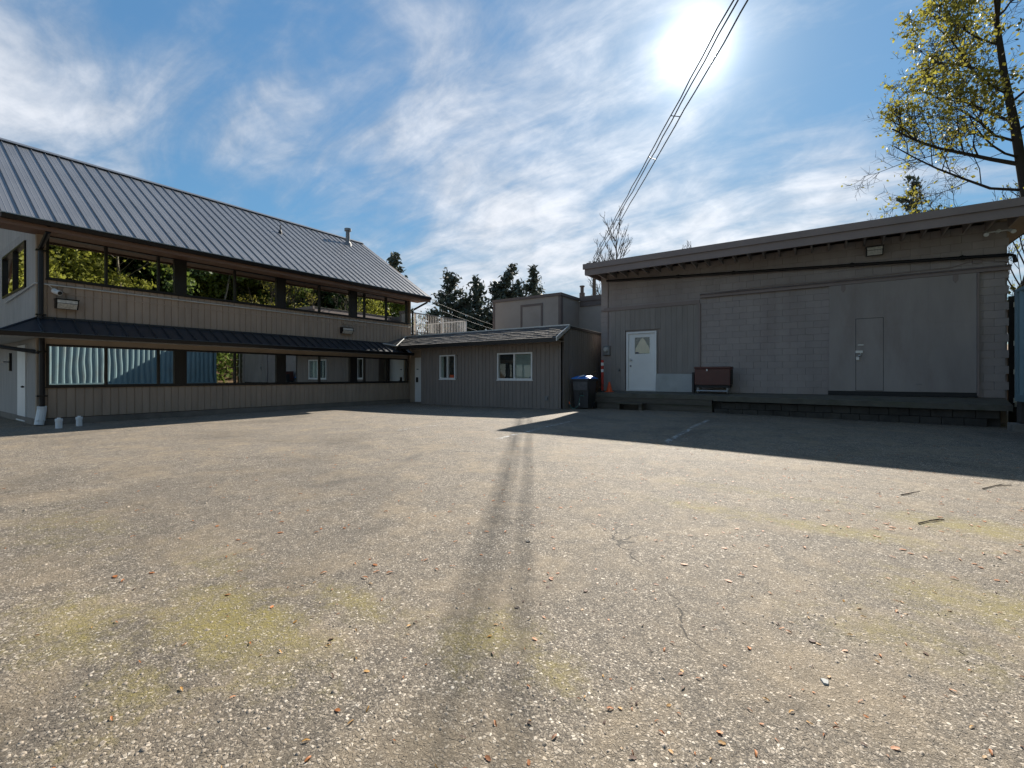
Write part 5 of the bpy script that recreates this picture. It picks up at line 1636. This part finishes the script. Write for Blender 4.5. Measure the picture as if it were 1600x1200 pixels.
def build_woods():
    """the wooded bank right of the yard: it stands outside the frame and shows in the mirrored glazing"""
    rng = np.random.default_rng(31)
    protos = []

    def broadleaf(H, lm, nl, sz, seed, bark, first=.3):
        r = np.random.default_rng(seed)
        polys, tips = grow(r, (0, 0, 0), (0, 0, 1), H, .10, 3, spread=.75, up=.1, kids=(20, 7, 5), shrink=.42, wander=.09, first=first)
        polys = [(p, np.maximum(q, .012) * (1 if l == 0 else .6), l) for p, q, l in polys]
        c = np.repeat(tips, nl, 0); c = c + r.normal(size=c.shape) * .28
        return polys, cards(c, sz, r, .7, droop=.2), lm, bark
    kinds = [broadleaf(10, M['leaf_yel'], 9, .26, 1, M['bark'], .1), broadleaf(13, M['leaf_mid'], 9, .28, 2, M['bark_pale'], .2), broadleaf(12.5, M['leaf_dark'], 9, .34, 3, M['bark_pale'], .08),
             broadleaf(14, M['leaf_yel'], 3, .18, 4, M['bark_pale'], .4)]
    names = ['yellow-green maple on the wooded bank', 'pale-trunked alder with mid green leaves on the wooded bank', 'dark ivy-clad evergreen on the wooded bank', 'tall pale bare-stemmed alder with sparse leaves on the wooded bank']
    src = {}
    spots = []
    yv = -8.0
    k = 0
    while yv < 46:
        for row, dx in ((0, 2.6), (1, 6.0), (2, 10.5), (3, 16.0)):
            x = max(7.6, .2457 * yv + 3.4 + (4.6 if yv > 6 else 0)) + dx * .95 + rng.uniform(-.8, .8) - (1.6 if row == 0 else 0); y = yv + rng.uniform(-1.2, 1.2) + row * .8
            kind = [0, 3, 1, 2][(k + row) % 4] if row < 2 else [2, 1, 2, 0][(k * 3 + row) % 4]
            if 9 < yv < 24 and row == 0: kind = [3, 1][k % 2]
            if yv < 9 and row == 0: kind = 0
            if yv < 12 and row == 1: kind = 2
            spots.append((x, y, kind))
        yv += 3.3; k += 1
    for x, y, kind in spots:
        z = hill_z(x, y) - .1; rz = rng.uniform(0, 6.28); s = rng.uniform(.8, 1.15)
        if kind not in src:
            polys, lv, lm, bark = kinds[kind]
            src[kind] = tree('woodland_tree', names[kind], 'tree', (0, 0, 0), polys, bark, bark if kind == 3 else M['bark'], lv, lm, 'trees on the wooded bank right of the yard')
            t = src[kind]; t.location = (x, y, z); t.rotation_euler = (0, 0, rz); t.scale = (s, s, s)
        else:
            copy_thing(src[kind], (x, y, z), rz, s)
    # trees beyond the far left, mirrored by the end window
    for x, y, kind, s in ((-33, -3.0, 0, .95), (-38, -1.0, 0, .9), (-43, -3.5, 0, 1.05), (-36, -6.5, 2, 1.0), (-47, .5, 1, .85), (-30, -9, 0, .9)):
        c = copy_thing(src[kind], (x, y, 0), x, s); c['group'] = 'trees left of the yard, mirrored by the end window'
        c['label'] = {0: 'yellow-green maple mirrored in the end window at far left', 1: 'mid green alder mirrored in the end window at far left', 2: 'dark evergreen mirrored in the end window at far left'}[kind]
    # undergrowth: ferns, brambles, ivy
    n = 26000
    y = rng.uniform(-12, 52, n); x = np.maximum(7.0, .2457 * y + 4.5) + rng.gamma(1.6, 5.0, n)
    z = np.array([hill_z(a, b) for a, b in zip(x, y)]) + np.abs(rng.normal(0, .8, n)) * (.4 + .6 * (np.sin(x * .9) * np.sin(y * .7) > -.2))
    V, F = cards(np.stack([x, y, z], 1), .38, rng, .6)
    link('undergrowth', np_mesh('undergrowth', V, F, M['leaf_mid']), kind='stuff')


build_woods()


# ================================================================== OVERHEAD CABLES
def build_cables():
    A = Vector((-12.55, 27.75, 8.8)); B = Vector((-2.52, 12.1, 9.1)); Dv = (B - A)
    E = A + Dv * 2.75
    t = thing('overhead_cables', 'three black overhead cables with spacers running across the sky towards the sun', 'cable', A)
    side = Vector((Dv.y, -Dv.x, 0)).normalized()
    r_ = random.Random(9)
    offs = [(.065, .19), (0.045, 0.02), (-.06, -.15)]
    n = 60
    lines = []
    for so, zo in offs:
        pts = []
        for i in range(n + 1):
            f = i / n
            p = A + (E - A) * f
            sag = -.5 * (1 - (2 * f - 1) ** 2) * .35
            pts.append(p + side * (so + r_.uniform(-.018, .018)) + Vector((0, 0, zo + sag + r_.uniform(-.02, .02))))
        lines.append(pts)
        b = MB(); b.tube(pts, .0195, 6); b.build('wire', M['cable'], t)
    for i, (a, c) in ((9, (1, 2)), (16, (0, 2)), (19, (0, 2)), (29, (1, 2)), (40, (0, 2))):
        b = MB(); b.tube([lines[a][i], lines[c][i] + (lines[c][i + 1] - lines[c][i]) * .6], .014, 6); b.build('spacer', M['cable'], t)
    for (p, lab) in ((A, 'dark wooden utility pole standing behind the warehouse roof'), (E, 'dark wooden utility pole behind the viewer carrying the three cables')):
        k = thing('utility_pole', lab, 'utility pole', (p.x, p.y, 0))
        b = MB(); b.tube([(p.x, p.y, -.2), (p.x, p.y, p.z - .05)], [.15, .11], 10); b.build('pole', M['pole'], k)
        b = MB(); c = p + Vector((0, 0, -.17)); b.tube([c - side * .5, c + side * .5], .045, 6); b.build('crossarm', M['pole'], k)
        for so, zo in offs:
            q = p + side * so * 5; b = MB(); b.lathe((q.x, q.y, p.z - .13), [(.03, 0), (.045, .03), (.02, .06), (.035, .09), (.02, .12)], 8); b.build('insulator', M['dull_steel'], k)
    # distant service lines crossing before the conifers
    g = 'thin service wires before the conifers'
    for i, (p, q, lab) in enumerate((((-22.0, 16.5, 7.6), (-20.5, 28.5, 4.9), 'upper of the three thin pale wires falling across the conifers'),
                                     ((-22.0, 16.5, 7.1), (-20.5, 28.5, 4.6), 'middle of the three thin pale wires falling across the conifers'),
                                     ((-22.5, 16.3, 6.6), (-20.6, 28.5, 4.2), 'lowest of the three thin pale wires falling across the conifers'))):
        p = Vector(p); q = Vector(q)
        b = MB(); b.tube([p + (q - p) * f + Vector((0, 0, -.25 * (1 - (2 * f - 1) ** 2))) for f in (0, .2, .4, .6, .8, 1)], .008, 5)
        b.build('service_wire', M['palecable'], None, loc=p, label=lab, cat='wire', group=g)


build_cables()


# ================================================================== LITTER AND LOOSE STONES ON THE YARD
def leaf_piece(kind, r_):
    """curled dry leaf: a strip rolled along its length"""
    L_ = 1.0; n = 6; W = .2; vs = []; fs = []
    for i in range(n + 1):
        t = i / n; wv = W * (math.sin(math.pi * (.08 + .88 * t)) ** .8) * (1.0 if kind == 0 else (1.5 + .35 * math.sin(t * 17) if kind == 1 else .7 + .2 * math.sin(t * 9)))
        zc = .10 * math.sin(t * 3.1) * (1 if kind != 1 else .3) + .03
        for s in (-1, 0, 1):
            curl = .45 if kind == 0 else (.12 if kind == 1 else .3)
            vs.append(((t - .5) * L_, s * wv * (1 - curl * .4) + .05 * math.sin(t * 5 + kind), zc + abs(s) * wv * curl + r_.uniform(-.01, .01)))
    for i in range(n):
        for j in range(2): fs.append((i * 3 + j, i * 3 + j + 1, (i + 1) * 3 + j + 1, (i + 1) * 3 + j))
    return vs, fs


def build_litter():
    r_ = random.Random(17)
    yaw = R(34.57); F_ = Vector((-math.sin(yaw), math.cos(yaw), 0)); R_ = Vector((math.cos(yaw), math.sin(yaw), 0))
    pieces = []
    for kind in range(3):
        for mk in ('dead', 'dead', 'dead_dk', 'dead_yel'):
            vs, fs = leaf_piece(kind, r_)
            pieces.append(np_mesh('fallen_leaf', vs, fs, M[mk], True))
    pts = []
    while len(pts) < 1000:
        d = 1.25 + 8.5 * r_.random() ** 1.35
        s = r_.uniform(-1.15, 1.15) * d
        keep = .22 + .78 * max(0, min(1, (s / d + .9) / 1.6))
        if d > 5 and s / d < .1: keep *= .5
        if r_.random() > keep: continue
        p = F_ * d + R_ * s
        if p.x < -14 or p.y > 14.5 or p.x > 3.1: continue
        pts.append((d, p))
    pts.sort(key=lambda q: q[0])
    lab = 'small curled dry leaf lying on the asphalt'
    for i, (d, p) in enumerate(pts[:285]):
        me = r_.choice(pieces); s = r_.uniform(.013, .034) * (1.2 if d > 3 else .85)
        o = link('fallen_leaf', me, None, (p.x, p.y, gz(p.x, p.y) + .002), (r_.uniform(-.3, .3), r_.uniform(-.3, .3), r_.uniform(0, 6.28)), label=lab, cat='leaf', group='dry leaves scattered on the asphalt')
        o.scale = (s, s, s)
    V = []; Fc = []; b = 0
    for d, p in pts[285:]:
        vs, fs = leaf_piece(r_.randrange(3), r_); s = r_.uniform(.022, .045); a = r_.uniform(0, 6.28)
        for x, y, z in vs: V.append((p.x + s * (x * math.cos(a) - y * math.sin(a)), p.y + s * (x * math.sin(a) + y * math.cos(a)), gz(p.x, p.y) + .002 + s * z))
        Fc += [tuple(i + b for i in q) for q in fs]; b += len(vs)
    link('leaf_litter', np_mesh('leaf_litter', V, Fc, M['dead'], True), kind='stuff')
    V = []; Fc = []; b = 0
    for (x0, y0, x1, y1, n) in ((-15.74, 2.7, -15.74, 14.4, 160), (-6.8, 15.0, 3.3, 15.0, 260), (-14.4, 13.93, -7.5, 13.93, 120), (-7.4, 14.1, -7.3, 15.4, 60)):
        for k in range(n):
            f = r_.random(); dd = abs(r_.gauss(0, .09)); x = x0 + (x1 - x0) * f + (dd if x0 == x1 else 0); y = y0 + (y1 - y0) * f - (dd if y0 == y1 else 0)
            vs, fs = leaf_piece(r_.randrange(3), r_); sc_ = r_.uniform(.02, .06); a = r_.uniform(0, 6.28)
            for p, q, z in vs: V.append((x + sc_ * (p * math.cos(a) - q * math.sin(a)), y + sc_ * (p * math.sin(a) + q * math.cos(a)), gz(x, y) + .003 + sc_ * z))
            Fc += [tuple(i + b for i in q) for q in fs]; b += len(vs)
    link('leaf_drift', np_mesh('leaf_drift', V, Fc, M['dead_dk'], True), kind='stuff')
    # particular pieces
    def chip(loc, s, col, lab, cat, name, seed):
        q = random.Random(seed); n = 7; top = []; bot = []
        for k in range(n):
            w = 6.283 * k / n; rr = s * q.uniform(.6, 1.1)
            top.append((loc[0] + rr * .85 * math.cos(w), loc[1] + rr * .85 * math.sin(w), loc[2] + s * q.uniform(.25, .4))); bot.append((loc[0] + rr * math.cos(w), loc[1] + rr * math.sin(w), loc[2] - .002))
        b_ = MB(); b_.add(top + bot, [tuple(range(n)), tuple(range(2 * n - 1, n - 1, -1))] + [(i, (i + 1) % n, n + (i + 1) % n, n + i) for i in range(n)])
        b_.build(name, col, None, loc=Vector(loc), label=lab, cat=cat)
    def at(px, py):
        d = 1.2 * 711 / (py - 588); s = (px - 800) / 711 * d; p = F_ * d + R_ * s; return (p.x, p.y, gz(p.x, p.y))
    LOC = {k: at(*v) for k, v in dict(a=(1289, 1068), b=(825, 849), c=(915, 926), d=(1270, 1005), e=(808, 952), f=(714, 746)).items()}
    chip(LOC['a'], .020, M['board_grey'], 'pale flat stone chip among brown leaves, lower right of the yard', 'stone', 'stone_chip', 1)
    chip(LOC['b'], .020, M['rubber'], 'thin black rubber scrap in the middle of the yard', 'scrap', 'rubber_scrap', 2)
    chip(LOC['c'], .017, M['dead_dk'], 'dark brown seed cone right of the cable shadow', 'seed cone', 'seed_cone', 3)
    chip(LOC['d'], .018, M['dead_dk'], 'dark crumpled leaf clump at the right of the yard', 'leaf', 'leaf_clump', 4)
    chip(LOC['e'], .014, M['bark'], 'dark bark flake on the cable shadow', 'bark', 'bark_flake', 5)
    # dead twigs
    for k, (pl, lab) in enumerate((([(1535, 768), (1555, 763), (1580, 762)], 'forked dead twig by the shadow edge at the right'), ([(1435, 822), (1452, 818), (1475, 816)], 'straight dead twig on the mossy strip'), ([(1408, 778), (1424, 775)], 'short dead twig near the forked twig'))):
        b_ = MB(); P_ = [Vector(at(*q)) + Vector((0, 0, .008)) for q in pl]
        b_.tube(P_, [.0055] + [.004] * (len(P_) - 1), 5)
        m = P_[len(P_) // 2]; b_.tube([m, m + Vector((.07, .03, .02))], [.005, .002], 4)
        b_.build('twig', M['bark'], None, loc=P_[0], label=lab, cat='twig', group='twigs on the asphalt')
    # loose stone chips near the camera
    rng = np.random.default_rng(77)
    n = 15000
    d = 1.2 + 4.6 * rng.random(n) ** 1.5; s = rng.uniform(-1.2, 1.2, n) * d
    px = F_.x * d + R_.x * s; py = F_.y * d + R_.y * s
    patch = np.sin(px * 3.1 + 1.3) * np.sin(py * 2.7) + .6 * np.sin(px * 7.3) * np.sin(py * 6.1 + 2)
    kp = rng.random(n) < .35 + .4 * np.clip(patch, -.6, 1); px, py = px[kp], py[kp]; n = len(px)
    sz = rng.gamma(4, .0011, n) + .0015; a = rng.uniform(0, 6.283, n)
    tmpl = np.array([[1, 0, 0], [.2, .8, 0], [-.9, .35, 0], [-.5, -.8, 0], [.5, -.6, 0], [.35, .2, .55], [-.4, -.15, .5]], float)
    f5 = np.array([[0, 1, 5], [1, 2, 6], [1, 6, 5], [2, 3, 6], [3, 4, 6], [4, 5, 6], [4, 0, 5]])
    jit = 1 + rng.uniform(-.3, .3, (n, 7, 3))
    T = tmpl[None] * jit * sz[:, None, None]
    ca, sa = np.cos(a)[:, None], np.sin(a)[:, None]
    V = np.stack([T[..., 0] * ca - T[..., 1] * sa + px[:, None], T[..., 0] * sa + T[..., 1] * ca + py[:, None], T[..., 2] + .13 * np.exp(-((px + 4) / 5) ** 2 - ((py - 11) / 5.5) ** 2)[:, None] - .0005], -1).reshape(-1, 3)
    Fp = (np.arange(n)[:, None, None] * 7 + f5[None]).reshape(-1, 3)
    link('loose_gravel', np_mesh('loose_gravel', V, Fp, M['pebble']), kind='stuff')


build_litter()
